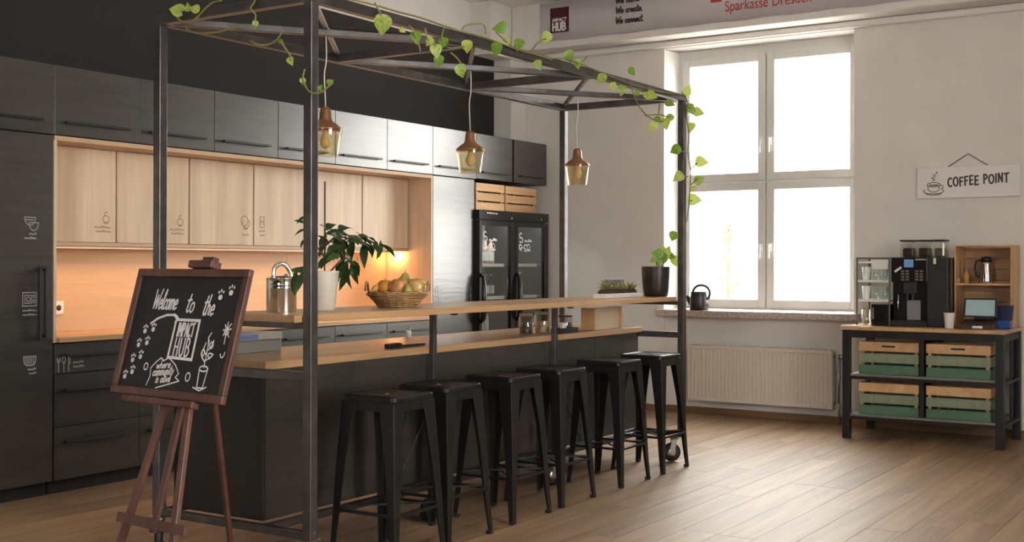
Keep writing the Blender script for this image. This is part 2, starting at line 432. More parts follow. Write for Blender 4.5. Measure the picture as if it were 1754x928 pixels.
# radiator
rd = thing('radiator', 'cream panel radiator on the wall under the window', 'radiator', (9.93, 3.87, .13))
rings = []; n = 36; W = 1.30; top = .49
pr = []
for k in range(n):
    a = -W/2+W*k/n; s_ = W/n
    pr += [(a, 0), (a+s_*.2, 0), (a+s_*.42, .006), (a+s_*.92, .006)]
pr.append((W/2, 0))
f = MB(); vs = []; fs = []
for (yy, d) in pr: vs += [(-.03+d, yy, .03), (-.03+d, yy, top-.03)]
for k in range(len(pr)-1): fs.append((2*k, 2*k+1, 2*k+3, 2*k+2))
f.add(vs, fs); f.build('front_panel', M['rad'], rd)
f = MB(); f.box(-.032, -.015, -W/2, W/2, 0, .03); f.box(-.032, -.015, -W/2, W/2, top-.03, top); f.box(-.012, .045, -W/2, W/2, 0.01, top-.012); f.box(-.032, .045, -W/2-.006, -W/2, 0, top); f.box(-.032, .045, W/2, W/2+.006, 0, top)
f.build('casing', M['rad'], rd, bevel=.003)
f = MB(); 
for k in range(30): f.box(-.028, .05, -W/2+.02+k*.0425, -W/2+.045+k*.0425, top-.004, top+.004)
f.build('top_grille', M['rad'], rd)
f = MB(); f.tube([(.01,-W/2-.006,top-.05),(.01,-W/2-.05,top-.05)], .012, 10); f.tube([(.01,-W/2-.05,top-.05),(.01,-W/2-.09,top-.05)], .02, 12); f.tube([(.01,-W/2-.006,.05),(.01,-W/2-.045,.05),(.01,-W/2-.05,.04),(.01,-W/2-.05,-.13)], .009, 8)
f.tube([(.01,-W/2-.045,.05),(.01,-W/2-.05,top-.05)], .009, 8)
f.build('valve', M['zinc'], rd)

# ------------------------------------------------------------------ lettering in strokes
def arc(cx, cy, rx, ry, a0, a1, n=10):
    return [(cx+rx*math.cos(math.radians(a0+(a1-a0)*i/n)), cy+ry*math.sin(math.radians(a0+(a1-a0)*i/n))) for i in range(n+1)]
G = {
 'C': (.62, [arc(.36,.5,.32,.5,50,310)]), 'O': (.74, [arc(.36,.5,.33,.5,90,450,16)]), 'F': (.55, [[(.08,0),(.08,1),(.52,1)],[(.08,.52),(.42,.55)]]),
 'E': (.58, [[(.52,1),(.08,1),(.08,0),(.54,.03)],[(.08,.5),(.44,.52)]]), 'P': (.58, [[(.08,0),(.08,1)],[(.08,1)]+arc(.22,.74,.28,.25,85,-85)+[(.08,.46)]]),
 'I': (.24, [[(.1,0),(.12,1)]]), 'N': (.68, [[(.08,0),(.08,1),(.56,0),(.58,1)]]), 'T': (.62, [[(.3,0),(.32,1)],[(.0,.96),(.64,1.02)]]),
 'H': (.64, [[(.08,0),(.08,1)],[(.54,0),(.54,1)],[(.08,.5),(.54,.5)]]), 'U': (.64, [[(.08,1),(.08,.25)]+arc(.31,.25,.23,.25,180,360)+[(.54,1)]]),
 'B': (.6, [[(.08,0),(.08,1)],[(.08,1)]+arc(.22,.76,.24,.24,90,-90)+[(.08,.52)],[(.22,.52)]+arc(.24,.26,.29,.26,90,-90)+[(.08,0)]]),
 'M': (.78, [[(.08,0),(.08,1),(.38,.35),(.68,1),(.68,0)]]), 'A': (.66, [[(.04,0),(.33,1),(.62,0)],[(.14,.36),(.52,.36)]]),
 'W': (.95, [[(.02,1),(.22,.02),(.46,.72),(.66,.02),(.92,1.05)]]),
 'w': (.62, [[(.02,.5),(.14,.02),(.29,.42),(.42,.02),(.58,.52)]]),
 'e': (.46, [[(.04,.24),(.38,.30),(.36,.44),(.22,.52),(.06,.38),(.05,.14),(.2,0),(.44,.1)]]),
 'l': (.26, [[(.0,.1),(.2,.8),(.16,1.02),(.07,.8),(.08,.1),(.2,.0),(.28,.08)]]),
 'c': (.42, [[(.38,.42),(.24,.52),(.07,.38),(.05,.14),(.2,0),(.42,.1)]]),
 'o': (.5, [arc(.23,.26,.19,.26,90,450,12)]), 'a': (.52, [arc(.22,.25,.18,.25,60,420,12)+[(.40,.5),(.40,.08),(.5,.02)]]),
 'm': (.74, [[(.05,.5),(.06,0)],[(.06,.36),(.18,.52),(.31,.44),(.32,0)],[(.32,.36),(.46,.52),(.6,.44),(.62,.05),(.72,.02)]]),
 'n': (.5, [[(.05,.5),(.06,0)],[(.06,.36),(.2,.52),(.36,.44),(.38,.05),(.48,.02)]]), 'h': (.5, [[(.1,1.02),(.05,0)],[(.06,.34),(.22,.52),(.36,.42),(.37,.05),(.48,.02)]]),
 't': (.4, [[(.2,.95),(.14,.12),(.24,0),(.38,.08)],[(.0,.62),(.4,.66)]]), 'r': (.38, [[(.05,.5),(.06,0)],[(.06,.34),(.2,.52),(.36,.46)]]),
 'v': (.44, [[(.04,.5),(.2,.02),(.4,.5)]]), 's': (.36, [[(.32,.44),(.18,.52),(.06,.4),(.26,.2),(.24,.04),(.04,.04)]]), 'i': (.2, [[(.1,.5),(.1,.02)],[(.1,.68),(.11,.72)]]),
 'u': (.5, [[(.05,.5),(.06,.12),(.2,0),(.38,.14)],[(.38,.5),(.4,.05),(.48,.02)]]), 'y': (.46, [[(.05,.5),(.2,.06)],[(.42,.5),(.2,.02),(.05,-.3)]]),
 ' ': (.34, []), '.': (.2, [[(.08,0),(.1,.04)]]), "'": (.16, [[(.08,1),(.06,.8)]]),
}
def write(text, x=0, y=0, h=1, slant=0, gap=.06, stretch=1, wob=0):
    out = []; cx = 0; k = 0
    for ch in text:
        wd, st = G[ch]
        dy = wob*math.sin(2.1*k); k += 1
        for p in st: out.append([(x+(cx+a*stretch+slant*b)*h, y+(b+dy)*h) for a, b in p])
        cx += (wd+gap)*stretch
    return out, cx*h
def decal(name, m, parent, O, u, v, strokes, w, lift=.0008):
    O = Vector(O); u = Vector(u).normalized(); v = Vector(v).normalized(); n = u.cross(v)
    mb = MB()
    for p in strokes: mb.ribbon([O+u*a+v*b for a, b in p], n, w, lift)
    return mb.build(name, m, parent)
def scribble(x, y, w, h, n):      # lettering too small to read in the photograph: a row of tiny marks
    return [[(x+w*i/n, y+h*(.2+.8*((i*7) % 5)/5)*(i % 2)) for i in range(n+1)]]

# ------------------------------------------------------------------ kitchen wall
YK = 5.98
def handle_h(x0, x1, z, y, parent, name='handle'):
    f = MB(); f.bar((x0, y-.028, z), (x1, y-.028, z), .012, .014); f.box(x0+.012, x0+.026, y-.028, y, z-.006, z+.006); f.box(x1-.026, x1-.012, y-.028, y, z-.006, z+.006)
    return f.build(name, M['blackm'], parent, bevel=.002)
seams = [3.80, 4.412, 5.026, 5.638, 6.235, 6.84, 7.452, 8.055, 8.69]
wordn = ['above the tall larder at the far left', 'first right of the larder', 'second right of the larder', 'third right of the larder', 'fourth right of larder, behind front steel post', 'fifth right of the larder', 'next left of the bright tall unit', 'above the bright tall unit']
for i in range(8):
    a, b = seams[i], seams[i+1]; t = thing('top_cupboard', 'dark wood top cupboard with bar handle, '+wordn[i], 'cupboard', ((a+b)/2, YK, 2.075), 0, 'dark cupboards along the top row')
    h = (b-a)/2; f = MB(); f.box(-h+.001, h-.001, .021, .495, .002, .402); f.build('carcass', M['dark_side'], t)
    f = MB(); f.box(-h+.002, h-.002, 0, .019, .003, .402); d = f.build('door', M['dark_front'], t, bevel=.0015)
    handle_h(-h+.06, h-.095, .077, 0, d)
for i, (a, b, l) in enumerate(((8.692, 9.268, 'plain dark top cupboard over the left pine crate on the cooler'), (9.30, 9.868, 'plain dark top cupboard at the right end over the cooler'))):
    t = thing('top_cupboard', l, 'cupboard', ((a+b)/2, YK, 2.085), 0, 'dark cupboards along the top row'); h = (b-a)/2
    f = MB(); f.box(-h, h, .021, .30, 0, .392); f.build('carcass', M['dark_side'], t)
    f = MB(); f.box(-h, h, 0, .019, 0, .392); d = f.build('door', M['dark_front'], t, bevel=.0015)
    handle_h(-h+.06, h-.1, .06, 0, d)
# tall larder, far left
t = thing('tall_cupboard', 'tall dark larder cupboard with long upright handle at far left', 'cupboard', (4.106, YK, 0))
f = MB(); f.box(-.305, .297, .021, .495, .08, 2.073); f.build('carcass', M['dark_side'], t)
f = MB(); f.box(-.305, .297, .06, .08, 0, .079); f.build('plinth', M['blackm'], t)
f = MB(); f.box(-.303, .296, 0, .019, .085, 2.070); d = f.build('door', M['dark_front'], t, bevel=.0015)
f = MB(); f.box(.183, .236, -.038, -.026, .898, .915); f.box(.183, .236, -.038, -.026, 1.304, 1.321); f.box(.183, .199, -.038, -.026, .915, 1.304); f.box(.220, .236, -.038, -.026, .915, 1.304)
f.box(.224, .234, -.027, 0, .905, .93); f.box(.224, .234, -.027, 0, 1.29, 1.315)
f.build('handle', M['blackm'], d, bevel=.002)
ic = [arc(.045,.085,.035,.045,180,360)+[(.01,.085)], arc(.07,.055,.03,.045,180,360)+[(.04,.055)], [(.02,.07),(.065,.07)]]+scribble(.04,-.012,.045,.012,8)+scribble(.01,-.036,.075,.012,14)
decal('printed_bowls', M['print_w'], d, (.10, 0, 1.51), (1,0,0), (0,0,1), ic, .006)
ic = [[(.0,.0),(.088,.0),(.088,.075),(.0,.075),(.0,-.003)], [(.014,.016),(.056,.016),(.056,.06),(.014,.06),(.014,.014)], arc(.036,.038,.012,.012,0,360), arc(.072,.054,.008,.008,0,360), arc(.072,.026,.008,.008,0,360)]+scribble(0,-.028,.088,.01,16)+scribble(0,-.052,.088,.01,16)
decal('printed_oven', M['print_w'], d, (.10, 0, 1.095), (1,0,0), (0,0,1), ic, .006)
ic = [[(.0,.05),(.004,.012),(.02,.0),(.06,.0),(.074,.012),(.078,.05),(.0,.05)]]+[[(.015+.012*k,.044),(.015+.012*k,.008)] for k in range(5)]+scribble(.028,-.026,.05,.012,9)+scribble(.034,-.048,.044,.01,9)
decal('printed_bin', M['print_w'], d, (.107, 0, .76), (1,0,0), (0,0,1), ic, .006)
# tall unit right of the niche
t = thing('tall_cupboard', 'tall wood-grained unit gleaming with window light left of cooler', 'cupboard', (8.348, YK, 0))
f = MB(); f.box(-.291, .291, .021, .495, .08, 2.073); f.build('carcass', M['dark_side'], t)
f = MB(); f.box(-.291, .291, .06, .08, 0, .079); f.build('plinth', M['blackm'], t)
f = MB(); f.box(-.29, .29, 0, .019, .70, 2.068); d = f.build('door', M['dark_front'], t, bevel=.0015)
d.rotation_euler = (0, 0, -.022); d.location = (0, -.0066, 0)      # slight turn added so the door mirrors more of the bright window
ic = [arc(.03,.15,.022,.022,0,360), [(.01,.12),(.05,.12)]]+scribble(.0,.08,.06,.02,8)+scribble(.005,.04,.06,.02,8)+scribble(.01,.005,.06,.02,8)
decal('printed_marks', M['print_w'], d, (-.27, 0, .98), (1,0,0), (0,0,1), ic, .008)
f = MB(); f.box(-.29, .29, 0, .019, .085, .696); d = f.build('lower_door', M['dark_front'], t, bevel=.0015); handle_h(-.25, .15, .62, 0, d)
# base units under the long worktop
bn = ['beside the tall larder, cutlery drawing on its front', 'second from the larder', 'third from the larder, behind the easel', 'fourth from the larder', 'fifth from the larder, behind the island', 'last before the bright tall unit']
bs = [4.412, 5.026, 5.638, 6.235, 6.84, 7.452, 8.052]
for i in range(6):
    a, b = bs[i], bs[i+1]; t = thing('base_unit', 'dark drawer base unit, '+bn[i], 'cupboard', ((a+b)/2, YK, 0), 0, 'dark base units under the back worktop'); h = (b-a)/2
    f = MB(); f.box(-h+.001, h-.001, .021, .48, .08, .876); f.build('carcass', M['dark_side'], t)
    f = MB(); f.box(-h, h, .06, .08, 0, .079); f.build('plinth', M['blackm'], t)
    for (c, e) in ((.698, .872), (.392, .694), (.085, .388)):
        f = MB(); f.box(-h+.002, h-.002, 0, .019, c, e); d = f.build('drawer', M['dark_front'], t, bevel=.0015)
        handle_h(-h+.06, h-.09, (.803 if c > .6 else (.60 if c > .3 else .30)), 0, d)
        if i == 0 and c > .6:
            ic = [[(.01,.0),(.01,.075)], [(.0,.085),(.003,.062),(.018,.062),(.021,.085)], [(.045,.0),(.045,.055)], arc(.045,.072,.011,.018,0,360), [(.078,.0),(.076,.085),(.088,.075),(.086,.045)]]+scribble(.11,.05,.07,.012,10)+scribble(.11,.025,.075,.012,11)
            decal('printed_cutlery', M['print_w'], d, (-h+.02, 0, .705), (1,0,0), (0,0,1), ic, .006)
t = tag(MB().box(4.43, 8.03, 5.955, 6.455, .878, .908).build('back_worktop', M['top'], bevel=.003), 'long oak worktop under the lit splashback against kitchen wall', 'worktop')
# oak surround of the niche
t = thing('niche_surround', 'pale oak surround and splashback framing the lit kitchen niche', 'wall panelling', (6.23, YK, .908))
f = MB(); f.box(-1.822, -1.803, 0, .49, -.030, 1.164); f.build('side_panel', M['oak'], t, bevel=.001)
f = MB(); f.box(1.803, 1.822, 0, .49, -.030, 1.164); f.build('side_panel', M['oak'], t, bevel=.001)
f = MB(); f.box(-1.822, 1.822, -.004, .245, 1.136, 1.163); f.build('top_board', M['oak_x'], t, bevel=.001)
for k in range(3):
    f = MB(); f.box(-1.80+1.2*k+.001, -1.80+1.2*(k+1)-.001, .476, .494, 0.0005, .53); f.build('splashback', M['oak_x'], t, bevel=.0008)
f = MB(); f.box(-1.80, 1.80, .236, .474, .534, .556); f.build('light_shelf', M['oak_x'], t, bevel=.001)
f = MB(); f.box(-1.478, -1.404, .466, .4755, .110, .192); so = f.build('wall_socket', M['white'], t, bevel=.003)
f = MB(); f.lathe([(.018, .4655), (.018, .4645)], (-1.441, 0, .151), 16, 'y'); f.build('socket_hole', M['blackm'], so)
# under-cupboard lamps
def strip_lamp(x0, x1, power):
    o = thing('under_cupboard_lamp', 'slim warm strip lamp under the oak wall cupboards', 'lamp', ((x0+x1)/2, 6.262, 1.441))
    f = MB(); f.box(-(x1-x0)/2, (x1-x0)/2, -.012, .012, -.011, 0); f.build('housing', M['white'], o)
    f = MB(); f.box(-(x1-x0)/2+.01, (x1-x0)/2-.01, -.009, .009, -.0125, -.011); f.build('diffuser', emit('warm_diffuser', (1,.55,.24), 1.5), o)
    d = bpy.data.lights.new('strip_light', 'AREA'); d.shape = 'RECTANGLE'; d.size = x1-x0; d.size_y = .02; d.energy = power; d.color = (1,.55,.27); d.spread = 2.4
    l = bpy.data.objects.new('strip_light', d); COL.objects.link(l); l.parent = o; l.location = (0, 0, -.016)
strip_lamp(4.5, 7.85, 9)
o = thing('spot_lamp', 'small round warm spot lamp under the last wall cupboard', 'lamp', (7.98, 6.33, 1.441))
f = MB(); f.lathe([(.028, 0), (.03, -.004), (.026, -.010)], (0,0,0), 20); f.build('rim', M['chrome'], o)
f = MB(); f.lathe([(.02, -.0102), (.012, -.0125)], (0,0,0), 16); f.build('bulb', emit('warm_bulb', (1,.62,.3), 25), o)
d = bpy.data.lights.new('spot_light', 'POINT'); d.energy = 2.2; d.shadow_soft_size = .02; d.color = (1,.48,.18)
l = bpy.data.objects.new('spot_light', d); COL.objects.link(l); l.parent = o; l.location = (0, 0, -.04)
# wall cupboards with pale oak doors
wn = ['beside the tall larder', 'second from the larder', 'third from the larder', 'fourth from the larder, behind the steel post', 'fifth from the larder, behind the plant', 'at the right end above the fruit basket']
for i in range(6):
    a = 4.436+.5977*i; b = a+.5977; h = (b-a)/2; t = thing('wall_cupboard', 'pale oak wall cupboard, '+wn[i], 'cupboard', ((a+b)/2, 6.21, 1.466), 0, 'pale oak wall cupboards')
    f = MB(); f.box(-h+.002, h-.002, .022, .255, 0, .575); f.build('carcass', M['oak'], t)
    f = MB(); f.box(-h+.0065, h-.0065, 0, .019, 0, .575); d = f.build('door', M['oak'], t, bevel=.0015)
    if i in (0, 1):
        ic = [arc(.085,.085,.026,.022,0,360), arc(.088,.117,.012,.012,40,300), [(.07,.06),(.1,.06)]]+scribble(0,.03,.12,.016,16)+scribble(.01,.005,.11,.012,16)
        decal('printed_pan', M['print_b'], d, (h-.165, 0, .06), (1,0,0), (0,0,1), ic, .005)
    if i == 2:
        ic = [arc(.06,.10,.034,.036,0,360), arc(.075,.085,.034,.034,150,400), [(.05,.045),(.09,.045)]]
        decal('printed_words', M['print_b'], d, (h-.15, 0, .07), (1,0,0), (0,0,1), scribble(.04,.0,.06,.014,8), .006)
        decal('printed_cups', M['print_b'], d, (h-.15, 0, .07), (1,0,0), (0,0,1), ic, .007)
    if i == 3:
        ic = [[(.01,.05),(.01,.125),(.055,.125),(.055,.05),(.01,.05)], [(.02,.09),(.045,.09)], [(.02,.07),(.02,.11)], [(.045,.07),(.045,.11)]]+scribble(0,.02,.06,.012,8)+scribble(.01,-.01,.05,.012,8)
        decal('printed_glasses', M['print_b'], d, (-h+.05, 0, .08), (1,0,0), (0,0,1), ic, .006)

# ------------------------------------------------------------------ bottle cooler
FX, FY = 8.643, 5.917
t = thing('bottle_cooler', 'black double glass door drinks cooler with chalk writing on doors', 'fridge', (FX, FY, 0)); W = 1.165; H = 1.81
f = MB(); f.box(0, .03, .04, .355, .06, H); f.box(W-.03, W, .04, .355, .06, H); f.box(.03, W-.03, .04, .355, .06, .12); f.box(.03, W-.03, .04, .355, 1.72, H); f.box(.575, .59, .045, .33, .12, 1.72)
f.build('body', M['blackm'], t, bevel=.003)
f = MB(); f.box(.03, W-.03, .335, .354, .12, 1.72); f.build('back_panel', plain('cooler_grey_liner', (.26,.27,.265), .5), t)
f = MB(); f.box(-.002, W+.002, .0, .039, 1.725, H); hp = f.build('header_panel', M['blackg'], t, bevel=.004)
f = MB()
for (x, z) in ((.52, 1.75), (1.03, 1.755)): f.cbox((x, -.001, z), .018, .006, .018)
for k in range(5): f.cbox((.13+.035*k, -.001, 1.785-.001*k), .022, .004, .01)
f.build('indicator', M['zinc'], hp)
for lev in (.42, .72, 1.045, 1.335):
    for (a, b) in ((.031, .574), (.591, W-.031)):
        f = MB(); f.box(a, b, .07, .32, lev-.008, lev); s_ = f.build('shelf', M['zinc'], t)
        f = MB(); f.box(a+.03, b-.09, .058, .069, lev-.022, lev+.006); f.build('shelf_edge', M['white'], s_)
for k, (a, b) in enumerate(((.004, .578), (.587, W-.004))):
    f = MB(); f.box(a, a+.045, 0, .038, .065, 1.72); f.box(b-.075, b, 0, .038, .065, 1.72); f.box(a+.045, b-.075, 0, .038, .065, .13); f.box(a+.045, b-.075, 0, .038, 1.675, 1.72)
    d = f.build('door', M['blackg'], t, bevel=.003)
    f = MB(); f.box(a+.04, b-.07, .014, .02, .125, 1.68); f.build('glass_pane', M['fglass'], d)
    f = MB(); hx = a+.012
    f.tube([(hx+.01, -.002, 1.25), (hx+.004, -.03, 1.22), (hx+.0, -.042, 1.15), (hx-.004, -.048, 1.02), (hx-.002, -.045, .92), (hx+.004, -.03, .86), (hx+.01, -.002, .83)], [.014,.018,.022,.026,.024,.02,.014], 10)
    f.build('handle', M['blackg'], d)
    st = write('S', 0, 0, 1)[0] if False else []
    ox = a+.075
    st = [arc(.04,.21,.03,.03,40,280), arc(.045,.155,.035,.03,100,-140), arc(.03,.07,.03,.03,0,330), arc(.06,.045,.03,.02,30,260)]
    st += scribble(.12,.135,.15,.04,12)+[arc(.14,.07,.035,.03,0,300), arc(.2,.07,.03,.035,40,380), [(.11,.02),(.25,.03)]]
    decal('chalk_writing', M['chalk'], d, (ox, .0135, 1.40), (1,0,0), (0,0,1), [[(p*.8, .04+q*.75) for p, q in s2] for s2 in st], .0065)
f = MB(); f.box(.02, W-.02, .03, .33, 0, .06); f.build('base', M['blackm'], t)
for (a, b) in ((.031, .574), (.591, W-.031)):      # the cooler's own lighting under its header
    d = bpy.data.lights.new('cooler_light', 'AREA'); d.shape = 'RECTANGLE'; d.size = b-a-.06; d.size_y = .03; d.energy = 4.0; d.color = (.95,1,.95)
    l = bpy.data.objects.new('cooler_light', d); COL.objects.link(l); l.parent = t; l.location = ((a+b)/2, .09, 1.70); l.rotation_euler = (.25, 0, 0)
    f = MB(); f.box(a+.03, b-.03, .05, .07, 1.70, 1.718); f.build('light_tube', M['white'], t)
def bottle(label, x, y, z, body, capm, h, r, group, lab=None):
    o = thing('bottle', label, 'bottle', (x, y, z), 0, group)
    f = MB(); f.lathe([(r*.9, 0), (r, .006), (r, h*.55), (r*.8, h*.68), (r*.42, h*.80), (r*.40, h*.93)], n=12); f.build('glass_body', body, o)
    f = MB(); f.lathe([(r*.46, h*.93), (r*.46, h)], n=10); f.build('cap', capm, o)
    f = MB(); f.lathe([(r*1.02, h*.14), (r*1.02, h*.5)], n=12, cap=False); f.build('paper_label', lab or M['paper'], o)
bt_dark = plain('dark_bottle_glass', (.015,.012,.008), .12); bt_pale = plain('pale_lemonade', (.55,.50,.40), .2); bt_pink = plain('pink_lemonade', (.45,.30,.26), .2); bt_red = plain('red_cap', (.35,.04,.03), .4)
ords = ['first', 'second', 'third', 'fourth', 'fifth']
rows = [(0, 1.336, 4, bt_pink, bt_red, 'pink lemonade bottle', 'upper', 'left', .22), (0, 1.046, 4, bt_dark, M['zinc'], 'dark beer bottle', 'middle', 'left', .20), (0, .721, 3, bt_pale, M['zinc'], 'pale lemonade bottle', 'lower', 'left', .24),
        (1, 1.046, 3, bt_dark, M['zinc'], 'dark brown bottle', 'middle', 'right', .22), (1, .721, 2, bt_pale, M['zinc'], 'pale juice bottle', 'lower', 'right', .24)]
for sd, z, n, b, c, nm, lv, side, h in rows:
    for k in range(n):
        x = FX+(.11 if sd == 0 else .68)+k*.088
        bottle('%s on the %s shelf behind the %s cooler door, %s from left' % (nm, lv, side, ords[k]), x, FY+.13, z, b, c, h, .031, nm+'s in the cooler')
# pine crates on the cooler
def crate(name, label, x0, x1, y0, y1, z0, z1, mats, group, n=3, gap=.014, t=.011, grip=True, prot=None):
    o = thing(name, label, 'crate', ((x0+x1)/2, (y0+y1)/2, z0), 0, group); a = (x1-x0)/2; b = (y1-y0)/2; H = z1-z0
    hs_ = (H-gap*(n-1))/n
    for i in range(n):
        za = i*(hs_+gap); m = mats[i]
        for s_ in (-1, 1):
            f = MB(); f.box(-a, a, s_*b-(t if s_ > 0 else 0), s_*b+(t if s_ < 0 else 0), za, za+hs_); f.build('slat', m, o, bevel=.0012, seg=1)
            f = MB(); f.box(s_*a-(t if s_ > 0 else 0), s_*a+(t if s_ < 0 else 0), -b+t, b-t, za, za+hs_); sl = f.build('slat', m, o, bevel=.0012, seg=1)
    for sx in (-1, 1):
        for sy in (-1, 1):
            f = MB(); cx = sx*(a-t-.014); cy = sy*(b-t-.014); f.box(cx-.013, cx+.013, cy-.013, cy+.013, .0, H-.004); f.build('corner_post', M['crate_z'], o)
    for k in range(4):
        f = MB(); w_ = (2*a-2*t)/4; f.box(-a+t+k*w_+.003, -a+t+(k+1)*w_-.003, -b+t+.001, b-t-.001, .004, .012); f.build('floor_board', M['crate'], o)
    return o
P3 = [M['crate']]*3
crate('pine_crate', 'pine slatted crate on the cooler, left one of two', 8.70, 9.150, 5.99, 6.26, 1.812, 2.048, P3, 'pine crates on the cooler')
crate('pine_crate', 'pine slatted crate on the cooler, right one of two', 9.172, 9.70, 5.99, 6.26, 1.812, 2.044, P3, 'pine crates on the cooler')

# ------------------------------------------------------------------ steel frame on castors
XL, XR, YF, YB, ZT = 3.824, 7.519, 3.48, 4.412, 2.462
C1, C2 = 5.055, 6.287; YM = 3.75; PS = .045
rig = thing('steel_frame', 'tall welded steel frame on castors standing around the island', 'frame', (XL, YF, 0))
def R_(p): return (p[0]-XL, p[1]-YF, p[2])
def rbar(name, p, q, w=PS, h=None, m='steel', up=(0,0,1)):
    f = MB(); f.bar(R_(p), R_(q), w, h or w, up); return f.build(name, M[m], rig, bevel=.003)
for (x, y) in ((XL, YF), (XL, YB), (XR, YF), (XR, YB)): rbar('post', (x, y, .17), (x, y, ZT-PS/2-.001), up=(0,1,0))
rbar('top_beam', (XL-PS/2, YF, ZT), (XR+PS/2, YF, ZT)); rbar('top_beam', (XL-PS/2, YB, ZT), (XR+PS/2, YB, ZT))
for x in (XL, C1, C2, XR): rbar('cross_beam', (x, YF+PS/2, ZT), (x, YB-PS/2, ZT))
bays = [XL, C1, C2, XR]
for k in range(3):
    a, b = bays[k], bays[k+1]
    rbar('diagonal_brace', (a+.03, YB-.03, ZT-.006), (b-.03, YF+.03, ZT-.006), .038, .032)
    rbar('diagonal_brace', (a+.03, YF+.03, ZT+.0225), (b-.03, YB-.03, ZT+.0225), .022, .022, 'steel2')
for x, s_ in ((XL, 1), (XR, -1)):
    for z, w_ in ((.858, .04), (1.0735, .026), (.187, .034)):
        rbar('end_rail', (x, YF+PS/2, z), (x, YB-PS/2, z), w_)
rbar('base_rail', (XL+.02, YM, .187), (XR-.02, YM, .187), .030, .034); rbar('base_rail', (XL+.0225, YB, .187), (XR-.0225, YB, .187), .034)
for x in (C1, C2):
    rbar('middle_post', (x, YM, .205), (x, YM, 1.079), .030, .030, up=(0,1,0))
    f = MB(); f.box(x-.10-XL, x+.20-XL, YM-.02-YF, YM+.02-YF, 1.0795, 1.0868); f.cbox((x+.19-XL, YM-YF, 1.071), .03, .03, .016); f.build('bracket_plate', M['blackm'], rig)
    rbar('base_cross_rail', (x, YM+.016, .187), (x, YB-.018, .187), .03)
for (x, s_) in ((C1, -1), (C2, 1)): rbar('tie_rod', (x+s_*.016, YM-.004, .62), (x+s_*.34, YM-.004, .206), .009)
f = MB()
for (x, y) in ((XL, YF), (XR, YF), (XL, YB), (XR, YB)):
    f.cbox(R_((x, y-.024, .205)), .012, .008, .012)
f.build('bolt', M['zinc'], rig)
def caster(x, y, ang):
    f = MB(); z = .062; ca, sa = math.cos(ang), math.sin(ang)
    f.cbox(R_((x, y, .164)), .075, .075, .007); f.lathe([(.026, .146), (.03, .16)], R_((x, y, 0)), 14)
    o = f.build('castor_plate', M['zinc'], rig)
    off = .018
    c = Vector(R_((x+off*ca, y+off*sa, z))); ax = Vector((-sa, ca, 0))
    f = MB()
    def disc(r, hw):
        rings = []
        for (rr, hh) in ((r*.7, -hw), (r, -hw*.6), (r, hw*.6), (r*.7, hw)):
            rings.append([c+ax*hh+(Vector((ca, sa, 0))*math.cos(t)+Vector((0,0,1))*math.sin(t))*rr for t in [2*PI*k/22 for k in range(22)]])
        return rings
    f.loft(disc(.062, .016), True); f.build('wheel', M['rubber'], o)
    f = MB(); f.loft(disc(.034, .0205), True); f.build('hub', M['chrome'], o)
    f = MB()
    for s_ in (-1, 1):
        b0 = c+ax*s_*.024
        f.bar(b0+Vector((0,0,-.012)), Vector(R_((x, y, .148)))+ax*s_*.022, .004, .034, up=(ca, sa, 0))
    f.build('fork', M['zinc'], o)
for (x, y, a) in ((XL+.02, YF+.03, 2.2), (XL, YB, .7), (XR-.015, YF+.05, 2.15), (XR, YB, 1.0), (C1, YM, 2.9), (C2, YM, 2.7)): caster(x, y, a)
f = MB(); f.tube([R_((C1, YF+.2, ZT+.035)), R_((C1-.5, YF+.45, ZT+.035)), R_((4.44, 3.946, ZT+.03))], .006, 6); f.build('cable', M['blackm'], rig)

# pendant lamps
pl = ['copper and amber glass pendant lamp nearest the front steel post', 'copper and amber glass pendant lamp, middle of the three', 'copper and amber glass pendant lamp farthest right before the wall']
for k, x in enumerate((4.44, 5.671, 6.903)):
    t = thing('pendant_lamp', pl[k], 'lamp', (x, 3.946, 1.855), 0, 'pendant lamps under the steel frame')
    f = MB(); f.lathe([(.060, 0), (.062, .004), (.074, .085), (.079, .115), (.080, .130)], n=28, cap=False); f.lathe([(.056, .003), (.058, .006), (.070, .085), (.075, .114)], n=28, cap=False); f.build('glass_shade', M['aglass'], t)
    f = MB(); f.lathe([(.0815, .127), (.081, .135), (.058, .157), (.036, .171), (.030, .184), (.027, .222), (.023, .236), (.008, .243)], n=28); f.build('copper_cap', M['copper'], t)
    f = MB(); f.lathe([(.014, .130), (.014, .11), (.022, .09), (.026, .068), (.020, .048), (.006, .040)], n=14); f.build('bulb', plain('bulb_glass', (.60,.46,.26), .15), t)
    zt = ZT-1.855+.0
    f = MB(); f.tube(smooth([(0,0,.240), (.004,.006,.30), (-.004,.004,.40), (.004,-.002,.48), (0,0,zt+.011)]), .0035, 6); f.build('cord', M['cord'], t)

# ------------------------------------------------------------------ island and bar
t = thing('kitchen_island', 'dark wood kitchen island body between the castors of the frame', 'island', (3.87, 3.80, .2045)); W = 3.625; D = .565; H = .664
f = MB(); f.box(0.018, W-.018, .019, D-.019, 0, H); f.build('carcass', M['dark_side'], t)
f = MB(); f.box(0, .017, 0, D, 0, H); f.build('end_panel', M['dark_side'], t, bevel=.001)
f = MB(); f.box(W-.017, W, 0, D, 0, H); f.build('end_panel', M['dark_side'], t, bevel=.001)
n = 6; w_ = (W-.036)/n
for k in range(n):
    f = MB(); f.box(.018+k*w_+.001, .018+(k+1)*w_-.001, 0, .018, 0, H); f.build('front_panel', M['dark_front'], t, bevel=.001)
    f = MB(); f.box(.018+k*w_+.001, .018+(k+1)*w_-.001, D-.018, D, 0, H); f.build('door', M['dark_front'], t, bevel=.001)
tag(MB().box(3.853, 7.49, 3.768, 4.386, .870, .906).build('island_worktop', M['top'], bevel=.003), 'oak worktop on the dark island below the raised bar', 'worktop')
